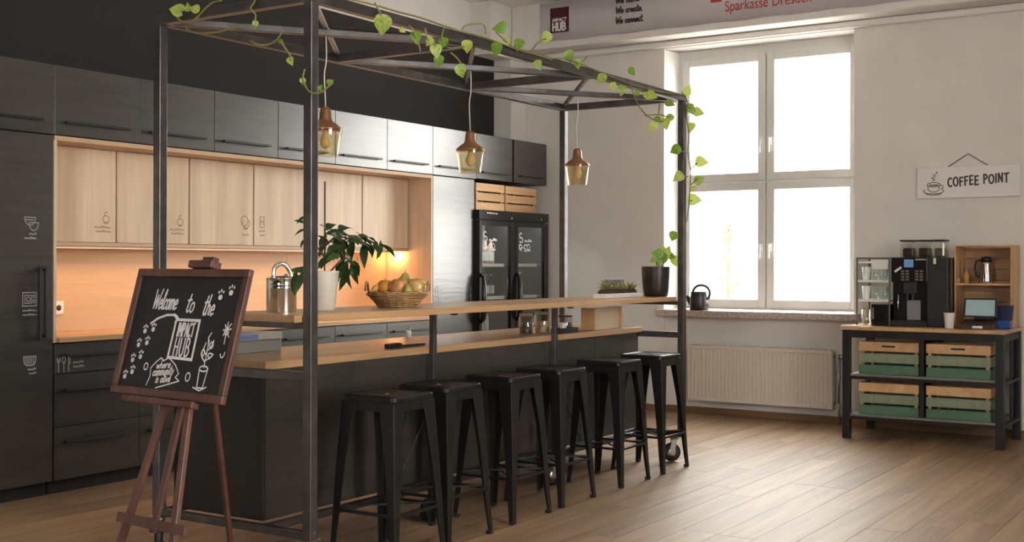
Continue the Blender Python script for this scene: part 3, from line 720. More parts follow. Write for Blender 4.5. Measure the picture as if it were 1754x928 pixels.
tag(MB().box(3.755, 7.492, 3.507, 4.005, 1.0875, 1.1185).build('bar_counter', M['top'], bevel=.003), 'raised oak bar counter carrying watering can, plant and fruit basket', 'counter')

# ------------------------------------------------------------------ stools
def make_stool():
    t = thing('bar_stool', '', 'stool', (0,0,0), 0, 'black metal bar stools at the island')
    def ring(a, z, e=9):
        if e < 6:
            r = a*(1 if e == 2 else 1.04); return [(r*math.cos(PI/4-PI/8+PI*2*(k-2.5)/24+PI/8), r*math.sin(PI/4-PI/8+PI*2*(k-2.5)/24+PI/8), z) for k in range(24)]
        c = min(.028, a*.4); r = []
        for q in range(4):
            for k in range(6):
                t = PI/2*(q+k/5); sx = (1, -1, -1, 1)[q]; sy = (1, 1, -1, -1)[q]
                r.append((sx*(a-c)+c*math.cos(t), sy*(a-c)+c*math.sin(t), z))
        return r
    f = MB(); f.loft([ring(.150,.722,9), ring(.1525,.724,9), ring(.1525,.741,9), ring(.149,.748,9), ring(.142,.750,9), ring(.132,.746,7), ring(.06,.744,4), ring(.020,.7435,2), ring(.019,.736,2), ring(.06,.737,4), ring(.146,.739,9), ring(.148,.722,9)], False, False)
    f.build('seat', M['black'], t)
    lv = [(.7215, .1505, .090), (.64, .155, .076), (.45, .167, .056), (.25, .177, .042), (.12, .183, .034), (.012, .191, .028)]
    for sx in (-1, 1):
        for sy in (-1, 1):
            rings = []
            for z, c, w_ in lv:
                th = .005; X = sx*c; Y = sy*c
                p = [(X, Y), (X-sx*w_, Y), (X-sx*w_, Y-sy*th), (X-sx*th, Y-sy*th), (X-sx*th, Y-sy*w_), (X, Y-sy*w_)]
                rings.append([(a, b, z) for a, b in p])
            f = MB(); f.loft(rings); lg = f.build('leg', M['black'], t, bevel=.004, seg=2)
            f = MB(); f.cbox((sx*.1775, sy*.1775, .008), .029, .029, .016); f.build('foot_cap', M['rubber'], lg, bevel=.003)
    for (a, b) in (((-1,-1),(1,-1)), ((1,-1),(1,1)), ((1,1),(-1,1)), ((-1,1),(-1,-1))):
        f = MB(); q = .172; f.bar((a[0]*q, a[1]*q, .228), (b[0]*q, b[1]*q, .228), .018, .014); f.build('foot_rail', M['black'], t, bevel=.003)
    for s_ in (1, -1):
        f = MB(); f.bar((-.17, -.17*s_, .235-.006*s_), (.17, .17*s_, .235-.006*s_), .008, .008); f.build('cross_rod', M['black'], t)
    for (a, b) in (((-1,-1),(1,-1)), ((1,-1),(1,1)), ((1,1),(-1,1)), ((-1,1),(-1,-1))):   # skirt between the legs
        d = Vector((b[0]-a[0], b[1]-a[1], 0)).normalized(); p = Vector((a[0], a[1], 0))*.1485; q = Vector((b[0], b[1], 0))*.1485
        f = MB(); f.bar(p+d*.07+Vector((0,0,.700)), q-d*.07+Vector((0,0,.700)), .004, .043); f.build('skirt', M['black'], t)
    return t
st0 = make_stool()
sl = ['black metal bar stool nearest the viewer, beside the front steel post', 'black metal bar stool, second from the front steel post', 'black metal bar stool, third from the front steel post', 'black metal bar stool, fourth from the front, before the right middle post', 'black metal bar stool, second from the far end', 'black metal bar stool at the far end beside the right post']
pos = [(4.33, 3.465), (4.80, 3.52), (5.39, 3.535), (5.90, 3.545), (6.60, 3.545), (7.172, 3.545)]
for k, (x, y) in enumerate(pos):
    if k == 0: st0.location = (x, y, 0); st0['label'] = sl[0]
    else: dup(st0, (x, y, 0), sl[k])

# ------------------------------------------------------------------ chalkboard easel
EC, EA, EB, EU = [Vector(a) for a in [(3.111, 3.48, 1.076), (-0.097, -0.995, 0.0), (0.995, -0.097, 0.0), (0.261, -0.026, 0.965)]]
EB = EU.cross(EA).normalized() * (1 if EU.cross(EA).dot(EB) > 0 else -1)
WB, HB = .675, .491
def E_(s, t_, d=0): return EC+EA*s+EU*t_+EB*d
foot0 = E_(.05, -1.115)
t = thing('easel', 'dark red wooden easel with tripod legs holding a chalkboard', 'easel', (foot0.x, foot0.y, 0))
O_ = Vector((foot0.x, foot0.y, 0))
def ebar(name, a, b, w_, h_, par=None, m='ewood', up=None):
    f = MB(); f.bar(a-O_, b-O_, w_, h_, up or EB); return f.build(name, M[m], par or t, bevel=.003)
ebar('leg', E_(.055-.010, .10, .022), E_(.055-.205, -1.105, .022), .030, .020)
ebar('leg', E_(.055+.010, .10, .022), E_(.055+.205, -1.105, .022), .030, .020)
ebar('centre_lath', E_(.055, .262, .042), E_(.050, -.725, .042), .030, .016)
ebar('cross_rail', E_(-.118, -.692, .0425-.041), E_(.285, -.692, .0425-.041), .036, .018)
ebar('tray', E_(-.23, -.262, -.012), E_(.20, -.262, -.012), .022, .034, up=EB)
ebar('top_clip', E_(-.01, .262, .0), E_(.125, .262, .0), .028, .05, up=EB)
ebar('clip_knob', E_(.06, .279, -.004), E_(.125, .279, -.004), .022, .028, up=EB)
rf = Vector((3.70, 3.80, .012))
ebar('rear_leg', E_(.09, .02, .05), rf, .028, .018)
# the board itself
bd = thing('chalkboard', 'framed blackboard with white chalk welcome lettering standing on the easel', 'chalkboard', (EC.x, EC.y, EC.z))
def bbar(name, a, b, w_, h_, m):
    f = MB(); f.bar(a-EC, b-EC, w_, h_, EB); return f.build(name, M[m], bd, bevel=.003)
fw = .030; a, b = WB/2, HB/2
bbar('frame_rail', E_(-a, b-fw/2, 0), E_(a, b-fw/2, 0), fw, .022, 'ewood'); bbar('frame_rail', E_(-a, -b+fw/2, 0), E_(a, -b+fw/2, 0), fw, .022, 'ewood')
bbar('frame_stile', E_(-a+fw/2, b-fw, 0), E_(-a+fw/2, -b+fw, 0), fw, .022, 'ewood'); bbar('frame_stile', E_(a-fw/2, b-fw, 0), E_(a-fw/2, -b+fw, 0), fw, .022, 'ewood')
f = MB(); f.bar(E_(-a+fw-.002, 0, .003)-EC, E_(a-fw+.002, 0, .003)-EC, HB-2*fw+.004, .008, EB); slate = f.build('slate', M['board'], bd)
slate_n = -EB
def chalk(name, strokes, w_):
    f = MB(); n = (EU.cross(EA)); n = n if n.dot(EB) < 0 else -n
    for p in strokes: f.ribbon([E_(x, y, -.0012)-EC for x, y in p], n, w_, .0008)
    return f.build(name, M['chalk'], slate)
s1, wd = write('Welcome', -.205, .088, .075, .16, .02, .52); s2, _ = write('to', .005, .080, .072, .16, .03, .75); s3, _ = write('the', .108, .072, .075, .16, .03, .62)
chalk('chalk_words', s1+s2+s3, .0072)
chalk('chalk_underline', [[(-.19,.03),(-.15,.052),(-.10,.066),(-.05,.068),(-.03,.058)], [(-.05,.064),(-.025,.052),(-.04,.04)]], .009)
chalk('chalk_box', [[(-.035,.050),(.105,.050),(.107,-.096),(-.037,-.093),(-.035,.054)]], .011)
s1, w1 = write('IMPACT', 0, 0, .05, 0, .10, .58); s2, w2 = write('HUB', 0, 0, .066, 0, .12, .8)
s1 = [[(-.014+x*.102/w1, -.012+y) for x, y in p] for p in s1]; s2 = [[(-.012+x*.100/w2, -.085+y) for x, y in p] for p in s2]
chalk('chalk_logo_words', s1+s2, .0075)
def paw(x, y, s_=1):
    return [arc(x, y, .006*s_, .005*s_, 0, 360, 8), arc(x, y, .003*s_, .003*s_, 0, 360, 6), [(x-.010*s_, y+.012*s_),(x-.009*s_, y+.016*s_)], [(x-.001, y+.016*s_),(x, y+.021*s_)], [(x+.009*s_, y+.013*s_),(x+.010*s_, y+.017*s_)]]
pw = []
for (x, y) in ((-.215,.000),(-.165,.008),(-.235,-.055),(-.185,-.045),(-.250,-.115),(-.205,-.10),(-.275,-.180),(-.235,-.160)): pw += paw(x, y, 1.15)
for (x, y) in ((.195,.140),(.250,.158)): pw += paw(x, y, 1.35)
chalk('chalk_paw_prints', pw, .0078)
bub = [[(-.13,-.205),(-.118,-.17),(-.125,-.14),(-.10,-.115),(-.075,-.098),(-.055,-.108),(-.03,-.096),(-.01,-.104),(.02,-.12),(.04,-.14),(.05,-.152),(.035,-.165),(.062,-.178),(-.07,-.212)]]
s1, w1 = write('where', 0, 0, .030, .1, .04, .8); s2, w2 = write('community', 0, 0, .034, .1, .03, .7); s3, w3 = write('is alive', 0, 0, .030, .1, .04, .75)
for s_, (ox, oy, ww, wt) in ((s1, (-.092,-.140,w1,.085)), (s2, (-.105,-.168,w2,.125)), (s3, (-.078,-.193,w3,.090))):
    bub += [[(ox+x*wt/ww, oy+y+.10*(x*wt/ww)) for x, y in p] for p in s_]
bub += [arc(-.155,-.135,.012,.013,0,360), arc(.11,-.160,.013,.016,0,360)]
chalk('chalk_bubble', bub, .0050)
pt = [[(.165,-.125),(.172,-.195),(.205,-.195),(.212,-.125)], arc(.188,-.125,.024,.010,0,360), [(.15,-.195),(.19,-.205),(.225,-.190)], [(.188,-.12),(.185,-.02)], [(.186,-.10),(.165,-.085),(.158,-.06)], [(.186,-.095),(.21,-.085),(.225,-.07)], [(.186,-.075),(.163,-.055),(.17,-.03)], [(.186,-.06),(.205,-.045),(.212,-.02)], [(.186,-.04),(.178,-.01),(.19,.008)], arc(.165,-.068,.009,.013,0,360), arc(.208,-.075,.012,.008,0,360), arc(.204,-.038,.009,.012,0,360)]
chalk('chalk_plant', pt, .0055)
pt = [[(.27,.05),(.272,-.03)], [(.25,.02),(.295,.025)], [(.255,.0),(.29,.045)], [(.29,-.005),(.256,.04)], arc(.272,.015,.012,.012,0,360), arc(.275,-.06,.012,.02,200,360)]
chalk('chalk_flower', pt, .005)

# ------------------------------------------------------------------ plants
VINES = {'left':([((3.809,4.236,2.476),(-0.488,0.807,0.333),(-0.782,-0.574,0.245),0.08),((3.802,4.128,2.473),(-0.451,0.829,0.331),(-0.844,-0.517,0.142),0.053),((3.797,4.191,2.474),(-0.354,0.014,0.935),(-0.833,-0.458,-0.309),0.042),((3.783,3.623,2.291),(0.468,-0.375,-0.8),(-0.882,-0.253,-0.398),0.03),((3.79,3.571,2.211),(0.02,-0.343,-0.939),(-0.954,-0.286,0.085),0.04),((3.791,3.771,2.388),(-0.053,0.058,-0.997),(-0.512,-0.859,-0.022),0.035),((3.788,3.497,2.117),(0.088,-0.158,-0.984),(-0.628,-0.775,0.068),0.034),((3.789,3.404,2.055),(0.049,-0.511,0.858),(-0.935,-0.326,-0.141),0.029),((3.78,3.35,2.078),(0.618,-0.509,0.6),(-0.75,-0.61,0.255),0.034)],[[(3.79,4.276,2.477),(3.79,4.252,2.445),(3.79,4.199,2.423),(3.79,4.142,2.436),(3.79,4.086,2.471),(3.79,4.031,2.496),(3.79,3.976,2.498)],[(3.79,4.206,2.4),(3.79,4.161,2.377),(3.79,4.104,2.366),(3.79,4.005,2.361),(3.79,3.921,2.368),(3.79,3.85,2.368)],[(3.79,3.762,2.491),(3.79,3.783,2.463),(3.79,3.801,2.447),(3.79,3.787,2.427),(3.79,3.769,2.41),(3.79,3.779,2.361)],[(3.79,3.804,2.303),(3.79,3.744,2.279),(3.79,3.693,2.276),(3.79,3.652,2.287),(3.79,3.625,2.31),(3.79,3.611,2.328)],[(3.79,3.625,2.29),(3.79,3.597,2.252),(3.79,3.567,2.217),(3.79,3.564,2.192)],[(3.79,3.484,2.153),(3.79,3.494,2.112),(3.79,3.458,2.055),(3.79,3.399,2.046),(3.79,3.361,2.065),(3.79,3.329,2.082)]]),'front':([((4.248,3.428,2.458),(0.049,0.238,-0.97),(-0.831,-0.529,-0.171),0.1),((4.506,3.449,2.425),(-0.163,-0.264,-0.95),(-0.72,-0.626,0.298),0.066),((4.606,3.428,2.409),(-0.224,0.463,-0.857),(-0.711,-0.68,-0.181),0.05),((4.725,3.439,2.431),(-0.37,0.026,-0.928),(-0.856,-0.398,0.331),0.062),((4.652,3.448,2.387),(0.133,-0.231,-0.964),(-0.612,-0.784,0.103),0.073),((4.672,3.439,2.337),(0.272,0.036,-0.962),(-0.66,-0.721,-0.214),0.062),((4.849,3.446,2.318),(0.423,-0.15,-0.894),(-0.626,-0.761,-0.169),0.075),((4.91,3.434,2.447),(0.14,0.165,-0.976),(-0.882,-0.427,-0.199),0.07),((5.168,3.432,2.475),(0.212,0.215,-0.954),(-0.844,-0.452,-0.289),0.078),((5.236,3.414,2.565),(-0.707,0.658,-0.259),(-0.59,-0.751,-0.296),0.078),((5.402,3.431,2.528),(-0.355,0.239,-0.904),(-0.915,-0.288,0.283),0.074),((5.679,3.425,2.61),(-0.29,0.388,-0.875),(-0.551,-0.815,-0.178),0.077),((5.584,3.456,2.442),(0.166,-0.502,-0.849),(-0.805,-0.566,0.177),0.063),((5.271,3.45,2.517),(0.207,-0.462,-0.862),(-0.856,-0.512,0.069),0.043),((4.391,3.45,2.42),(0.469,-0.615,-0.633),(-0.856,-0.494,-0.154),0.032)],[[(3.878,3.44,2.474),(4.029,3.44,2.484),(4.188,3.44,2.49),(4.356,3.44,2.489),(4.532,3.44,2.492),(4.718,3.44,2.485),(4.914,3.44,2.483),(5.122,3.44,2.481),(5.343,3.44,2.472),(5.577,3.44,2.47),(5.731,3.44,2.467)],[(4.196,3.44,2.5),(4.229,3.44,2.466),(4.25,3.44,2.444)],[(4.443,3.44,2.439),(4.478,3.44,2.423),(4.514,3.44,2.374),(4.532,3.44,2.333)],[(4.568,3.44,2.449),(4.587,3.44,2.402),(4.624,3.44,2.391),(4.694,3.44,2.374)],[(4.718,3.44,2.474),(4.704,3.44,2.424),(4.742,3.44,2.387),(4.805,3.44,2.391),(4.889,3.44,2.41)],[(4.776,3.44,2.364),(4.84,3.44,2.339),(4.89,3.44,2.3)],[(4.874,3.44,2.494),(4.914,3.44,2.521),(5.058,3.44,2.548),(5.085,3.44,2.505)],[(5.343,3.44,2.479),(5.487,3.44,2.469),(5.589,3.44,2.541),(5.668,3.44,2.573)],[(5.176,3.44,2.528),(5.275,3.44,2.493),(5.343,3.44,2.472)]]),'right':([((5.904,3.45,2.544),(0.481,-0.241,-0.843),(-0.694,-0.693,-0.198),0.079),((6.01,3.443,2.512),(0.39,-0.084,-0.917),(-0.652,-0.729,-0.21),0.067),((6.297,3.428,2.467),(0.147,0.314,-0.938),(-0.594,-0.731,-0.337),0.076),((6.572,3.44,2.431),(-0.255,-0.01,-0.967),(-0.698,-0.69,0.191),0.071),((6.681,3.456,2.548),(0.656,-0.505,-0.562),(-0.531,-0.837,0.132),0.065),((6.933,3.482,2.429),(0.568,-0.802,-0.188),(-0.72,-0.594,0.358),0.104),((7.235,3.471,2.406),(0.349,-0.889,-0.296),(-0.868,-0.426,0.256),0.069),((6.994,3.428,2.248),(-0.151,0.325,-0.934),(-0.645,-0.748,-0.156),0.075),((7.184,3.45,2.294),(-0.173,-0.241,-0.955),(-0.923,-0.3,0.243),0.084),((7.229,3.422,2.323),(0.018,0.512,-0.859),(-0.647,-0.649,-0.4),0.069),((7.053,3.45,2.291),(0.452,-0.369,-0.812),(-0.885,-0.301,-0.356),0.053),((6.452,3.447,2.435),(-0.114,-0.252,-0.961),(-0.882,-0.419,0.214),0.056),((6.765,3.448,2.422),(0.436,-0.343,-0.832),(-0.852,-0.454,-0.26),0.044)],[[(5.731,3.44,2.473),(5.891,3.44,2.496),(6.091,3.44,2.485),(6.338,3.44,2.47),(6.562,3.44,2.457),(6.718,3.44,2.452),(6.921,3.44,2.452),(7.176,3.44,2.46),(7.428,3.44,2.475)],[(6.663,3.44,2.463),(6.718,3.44,2.398),(6.774,3.44,2.339),(6.88,3.44,2.288),(7.005,3.44,2.263),(7.133,3.44,2.265)],[(5.99,3.44,2.47),(6.091,3.44,2.512),(6.126,3.44,2.544)],[(6.88,3.44,2.276),(7.073,3.44,2.304),(7.194,3.44,2.302)],[(7.073,3.44,2.304),(7.09,3.44,2.374)]]),'post':([((7.525,3.454,2.481),(-0.102,-0.342,0.934),(-0.977,-0.14,-0.159),0.079),((7.568,3.466,2.427),(0.026,-0.588,-0.809),(-0.828,-0.466,0.312),0.087),((7.685,3.479,2.393),(0.439,-0.886,-0.147),(-0.858,-0.462,0.225),0.089),((7.568,3.436,2.304),(0.272,0.102,-0.957),(-0.538,-0.808,-0.239),0.08),((7.327,3.403,2.114),(-0.165,0.867,-0.471),(-0.946,-0.274,-0.173),0.085),((7.741,3.485,2.058),(0.278,-0.936,-0.217),(-0.958,-0.254,-0.132),0.097),((7.402,3.422,1.946),(-0.641,0.428,-0.637),(-0.633,-0.764,0.124),0.086),((7.697,3.473,1.907),(0.461,-0.825,0.326),(-0.779,-0.552,-0.296),0.081),((7.621,3.489,1.782),(0.333,-0.941,-0.058),(-0.933,-0.337,0.123),0.104),((7.602,3.456,1.842),(0.603,-0.556,0.571),(-0.526,-0.816,-0.239),0.056),((7.291,3.425,1.555),(0.103,0.391,-0.914),(-0.932,-0.284,-0.227),0.077)],[[(7.428,3.44,2.49),(7.522,3.44,2.434),(7.503,3.44,2.334),(7.541,3.44,2.219),(7.523,3.44,2.098),(7.57,3.44,1.983),(7.561,3.44,1.863),(7.543,3.44,1.743),(7.505,3.44,1.623)],[(7.522,3.44,2.407),(7.636,3.44,2.387)],[(7.541,3.44,2.092),(7.402,3.44,2.096)],[(7.561,3.44,1.982),(7.676,3.44,2.03)],[(7.561,3.44,1.871),(7.686,3.44,1.926)],[(7.542,3.44,1.763),(7.59,3.44,1.773)],[(7.523,3.44,1.932),(7.43,3.44,1.922)]]),'pot':([((7.494,3.594,1.371),(-0.175,0.129,0.976),(-0.967,-0.21,-0.146),0.096),((7.41,3.564,1.402),(-0.523,0.835,0.171),(-0.843,-0.536,0.038),0.087),((7.326,3.582,1.373),(-0.414,0.766,-0.492),(-0.822,-0.547,-0.16),0.047),((7.476,3.567,1.395),(-0.437,0.834,-0.338),(-0.867,-0.49,-0.088),0.079),((7.587,3.63,1.401),(0.538,-0.825,-0.174),(-0.73,-0.559,0.393),0.073),((7.667,3.609,1.396),(0.32,-0.21,-0.924),(-0.834,-0.525,-0.17),0.089),((7.545,3.616,1.408),(0.173,-0.511,0.842),(-0.723,-0.647,-0.244),0.064),((7.498,3.596,1.386),(-0.083,0.158,-0.984),(-0.529,-0.844,-0.09),0.056),((7.41,3.594,1.373),(-0.517,0.211,-0.829),(-0.686,-0.682,0.254),0.055)],[[(7.423,3.6,1.323),(7.432,3.6,1.362),(7.459,3.6,1.394)],[(7.45,3.6,1.323),(7.514,3.6,1.378),(7.606,3.6,1.403)],[(7.405,3.6,1.323),(7.369,3.6,1.354),(7.325,3.6,1.366)],[(7.459,3.6,1.327),(7.532,3.6,1.387),(7.625,3.6,1.403),(7.681,3.6,1.379)]]),'white':([((3.939,3.612,1.51),(-0.615,0.696,0.37),(-0.51,-0.71,0.486),0.054),((3.994,3.666,1.486),(-0.629,0.677,-0.382),(-0.354,0.188,0.916),0.069),((4.009,3.679,1.448),(-0.388,0.401,-0.83),(-0.919,-0.097,0.383),0.05),((4.275,3.836,1.515),(0.991,0.088,-0.098),(0.128,-0.459,0.879),0.087),((4.099,3.685,1.492),(-0.616,0.169,-0.77),(-0.745,-0.443,0.499),0.062),((4.115,3.661,1.484),(0.43,-0.705,0.564),(-0.902,-0.357,0.241),0.061),((4.339,3.846,1.484),(0.737,-0.644,0.205),(-0.536,-0.371,0.759),0.085),((4.226,3.682,1.495),(0.753,-0.621,0.219),(-0.339,-0.08,0.937),0.077),((4.368,3.871,1.474),(-0.85,-0.314,-0.423),(-0.462,0.059,0.885),0.123),((4.16,3.666,1.467),(0.95,0.27,-0.156),(0.311,-0.791,0.527),0.152),((4.202,3.689,1.46),(0.951,0.23,-0.208),(0.307,-0.617,0.725),0.18),((4.374,3.822,1.479),(0.979,0.2,0.024),(0.09,-0.541,0.836),0.201),((4.515,3.889,1.468),(0.994,0.07,0.085),(-0.087,0.021,0.996),0.135),((4.498,3.852,1.459),(0.633,-0.741,-0.222),(-0.58,-0.645,0.498),0.075),((4.507,3.844,1.468),(1.0,0.008,-0.028),(0.029,-0.122,0.992),0.179),((4.509,3.832,1.454),(-0.595,-0.388,-0.704),(-0.672,-0.241,0.701),0.122),((4.493,3.84,1.439),(-0.492,0.674,-0.551),(-0.767,-0.036,0.64),0.077),((4.246,3.675,1.42),(-0.97,-0.165,-0.18),(-0.094,-0.427,0.899),0.128),((4.492,3.795,1.447),(0.969,0.188,-0.162),(0.219,-0.343,0.913),0.21),((4.465,3.718,1.44),(-0.437,-0.287,-0.852),(-0.765,-0.38,0.52),0.134),((4.489,3.72,1.446),(0.973,0.129,-0.192),(0.231,-0.577,0.783),0.108),((4.68,3.841,1.433),(-0.455,-0.174,-0.873),(-0.816,-0.312,0.487),0.073),((4.603,3.748,1.432),(0.955,-0.09,-0.282),(0.281,-0.025,0.959),0.137),((4.607,3.744,1.426),(0.987,-0.11,-0.116),(0.04,-0.533,0.845),0.089),((4.506,3.68,1.424),(0.587,0.0,-0.809),(0.011,-1.0,0.007),0.076),((4.499,3.894,1.411),(-0.896,-0.08,-0.437),(-0.29,-0.641,0.711),0.131),((4.416,3.839,1.396),(-0.067,-0.587,-0.807),(-0.217,-0.78,0.586),0.069),((4.358,3.826,1.395),(-0.688,0.38,-0.618),(-0.717,-0.229,0.658),0.081),((4.333,3.822,1.423),(-0.781,0.024,0.624),(0.242,-0.91,0.338),0.086),((4.241,3.776,1.435),(-0.284,0.235,-0.93),(-0.901,-0.398,0.174),0.073),((4.5,3.875,1.369),(-0.744,-0.27,-0.611),(-0.641,0.03,0.767),0.156),((4.301,3.683,1.34),(0.196,0.217,-0.956),(-0.971,0.177,-0.159),0.137),((4.549,3.88,1.334),(0.595,0.022,-0.803),(0.459,-0.83,0.318),0.093),((4.441,3.766,1.351),(0.742,0.262,-0.617),(0.557,0.27,0.785),0.1),((4.327,3.705,1.351),(-0.811,-0.232,-0.537),(-0.544,-0.038,0.838),0.12),((4.389,3.708,1.368),(0.737,0.163,-0.656),(0.407,-0.882,0.237),0.063),((4.272,3.736,1.454),(0.369,-0.412,-0.833),(-0.342,-0.894,0.29),0.078),((4.408,3.826,1.446),(0.909,0.296,-0.294),(0.417,-0.664,0.62),0.184),((4.178,3.731,1.406),(-0.318,0.396,-0.861),(-0.798,0.378,0.469),0.062),((4.242,3.759,1.372),(-0.109,0.543,-0.833),(-0.976,-0.216,-0.013),0.078),((4.404,3.8,1.485),(-0.883,-0.231,-0.408),(-0.329,-0.315,0.89),0.121),((4.402,3.712,1.472),(0.281,-0.955,-0.097),(-0.72,-0.276,0.637),0.06),((4.26,3.775,1.394),(0.718,-0.224,0.659),(-0.668,-0.489,0.561),0.063),((3.93,3.617,1.301),(-0.632,-0.146,-0.761),(-0.567,-0.583,0.582),0.115),((3.917,3.632,1.309),(-0.335,0.69,-0.642),(-0.915,-0.076,0.397),0.048),((3.935,3.614,1.319),(0.076,0.993,-0.089),(-0.547,0.116,0.829),0.059),((3.986,3.648,1.546),(-0.901,0.185,-0.392),(-0.431,-0.3,0.851),0.064),((3.986,3.647,1.488),(-0.709,0.643,-0.289),(-0.554,-0.254,0.793),0.062),((4.241,3.857,1.485),(0.959,0.115,-0.258),(0.269,-0.653,0.708),0.06),((4.254,3.776,1.503),(0.866,0.282,0.414),(-0.317,-0.332,0.888),0.094),((4.373,3.866,1.5),(0.97,-0.133,-0.204),(0.117,-0.477,0.871),0.09),((4.411,3.836,1.484),(0.878,0.317,0.359),(-0.21,-0.419,0.883),0.174),((4.245,3.772,1.475),(0.965,-0.26,0.004),(-0.23,-0.845,0.482),0.125),((4.215,3.716,1.435),(0.961,0.152,-0.233),(0.277,-0.465,0.841),0.172),((4.356,3.822,1.467),(0.978,0.191,0.078),(0.004,-0.395,0.919),0.288),((4.442,3.865,1.464),(0.942,-0.313,-0.122),(-0.064,-0.522,0.851),0.099),((4.318,3.706,1.439),(0.987,-0.16,-0.03),(-0.069,-0.58,0.812),0.182),((4.317,3.705,1.465),(0.737,0.2,-0.646),(0.652,-0.465,0.599),0.123),((4.514,3.866,1.446),(-0.419,0.456,-0.786),(-0.901,-0.104,0.42),0.105),((4.244,3.721,1.387),(0.691,0.63,-0.353),(0.196,0.307,0.931),0.069),((4.476,3.735,1.413),(0.913,-0.159,-0.375),(0.326,-0.267,0.907),0.058),((4.63,3.835,1.467),(0.136,-0.929,-0.344),(-0.47,-0.366,0.803),0.053),((4.498,3.682,1.446),(0.714,0.486,-0.505),(0.199,0.55,0.811),0.082),((4.643,3.73,1.395),(0.958,-0.216,0.188),(-0.232,-0.204,0.951),0.08),((4.683,3.799,1.454),(0.14,0.197,-0.97),(-0.305,-0.924,-0.232),0.107),((4.222,3.662,1.374),(-0.977,-0.194,-0.091),(0.094,-0.772,0.629),0.102),((4.372,3.765,1.397),(0.563,-0.031,-0.826),(0.097,-0.99,0.103),0.055),((4.231,3.71,1.37),(-0.925,0.082,-0.371),(-0.364,-0.47,0.804),0.125),((4.558,3.889,1.311),(-0.722,-0.101,-0.684),(-0.538,-0.54,0.647),0.13),((4.448,3.791,1.34),(-0.079,-0.415,-0.906),(-0.888,-0.384,0.253),0.11),((4.341,3.726,1.379),(0.78,0.21,-0.59),(-0.33,0.938,-0.102),0.095),((4.216,3.687,1.466),(0.771,0.368,-0.519),(0.563,-0.013,0.827),0.126),((4.479,3.878,1.459),(-0.007,-0.665,-0.747),(-0.914,-0.298,0.274),0.073),((4.358,3.886,1.393),(-0.982,-0.173,-0.079),(-0.106,0.151,0.983),0.087),((4.325,3.845,1.365),(0.388,0.491,-0.78),(-0.842,-0.156,-0.517),0.063),((4.416,3.731,1.483),(0.958,0.169,-0.23),(0.281,-0.408,0.869),0.125),((4.329,3.817,1.398),(0.705,0.502,0.501),(-0.159,-0.577,0.801),0.073),((3.896,3.627,1.306),(0.115,0.242,-0.964),(-0.823,-0.52,-0.229),0.126),((4.28,3.891,1.295),(-0.969,0.18,0.172),(-0.088,-0.894,0.44),0.116)],[[(4.25,3.78,1.28),(4.249,3.78,1.367),(4.257,3.78,1.448),(4.249,3.78,1.497)],[(4.249,3.78,1.34),(4.306,3.78,1.395),(4.364,3.78,1.437),(4.431,3.78,1.457),(4.54,3.78,1.454),(4.629,3.78,1.432)],[(4.266,3.78,1.28),(4.327,3.78,1.326),(4.389,3.78,1.362),(4.432,3.78,1.351)],[(4.249,3.78,1.367),(4.205,3.78,1.407),(4.165,3.78,1.447),(4.122,3.78,1.486)],[(4.257,3.78,1.421),(4.326,3.78,1.463),(4.389,3.78,1.484)],[(4.233,3.78,1.285),(4.166,3.78,1.307),(4.115,3.78,1.313)]])}

def leaf_mesh(kind):
    if kind == 'heart': pr = [(0,.03),(.05,.26),(.18,.40),(.38,.42),(.6,.32),(.82,.14),(1,0)]
    elif kind == 'lance': pr = [(0,.012),(.1,.06),(.3,.14),(.5,.165),(.72,.12),(.9,.045),(1,0)]
    else: pr = [(0,.10),(.3,.12),(.6,.08),(.85,.035),(1,0)]
    v = []; f = []
    for k, (x, w) in enumerate(pr):
        z = -.25*x*x+.06*math.sin(x*3); e = .10*w*4*.35
        v += [(x, -w, z+e), (x, 0, z), (x, w, z+e)]
    for k in range(len(pr)-1):
        i = 3*k; f += [(i, i+3, i+4, i+1), (i+1, i+4, i+5, i+2)]
    me = bpy.data.meshes.new('leaf'); me.from_pydata(v, [], f)
    me.polygons.foreach_set('use_smooth', [True]*len(f)); me.update(); return me
LM = {}
for kind, m in (('heart', 'leaf'), ('lance', 'leaf_d'), ('spike', 'leaf_y')):
    LM[kind] = leaf_mesh(kind); LM[kind].materials.append(M[m])
def put_leaf(par, org, base, tip, nrm, s_, kind='heart', wide=1.0):
    o = bpy.data.objects.new('leaf', LM[kind]); COL.objects.link(o); o.parent = par
    x = Vector(tip).normalized(); n = Vector(nrm); y = n.cross(x).normalized(); z = x.cross(y)
    mt = Matrix((x, y, z)).transposed().to_4x4() @ Matrix.Diagonal((s_, s_*wide, s_, 1))
    mt.translation = Vector(base)-Vector(org); o.matrix_local = mt; return o
def vine(key, name, label, cat, org, kind='heart', stem_r=.0042, par=None, wide=1.0, stemmat='stem', grp=None):
    lv, stems = VINES[key]
    t = par or thing(name, label, cat, org, 0, grp)
    for s_ in stems:
        pts = [Vector(p)-Vector(org) for p in s_]; f = MB(); f.tube(smooth(pts, 3), stem_r, 6); f.build('stem', M[stemmat], t)
    for (b, tp, n, s_) in lv: put_leaf(t, org, b, tp, n, s_, kind, wide)
    return t
g = 'trailing vines on the steel frame'
vine('left', 'trailing_vine', 'trailing pothos vine draped over the left end of the steel frame', 'vine', (3.80, 4.2, 2.44), grp=g)
vine('front', 'trailing_vine', 'trailing pothos vine with large leaves along the near half of the long top beam', 'vine', (4.6, 3.45, 2.47), grp=g)
vine('right', 'trailing_vine', 'trailing pothos vine along the far half of the long top beam', 'vine', (6.6, 3.45, 2.47), grp=g)
vine('post', 'trailing_vine', 'pothos vine hanging down the right front post before the window', 'vine', (7.50, 3.45, 2.4), grp=g)
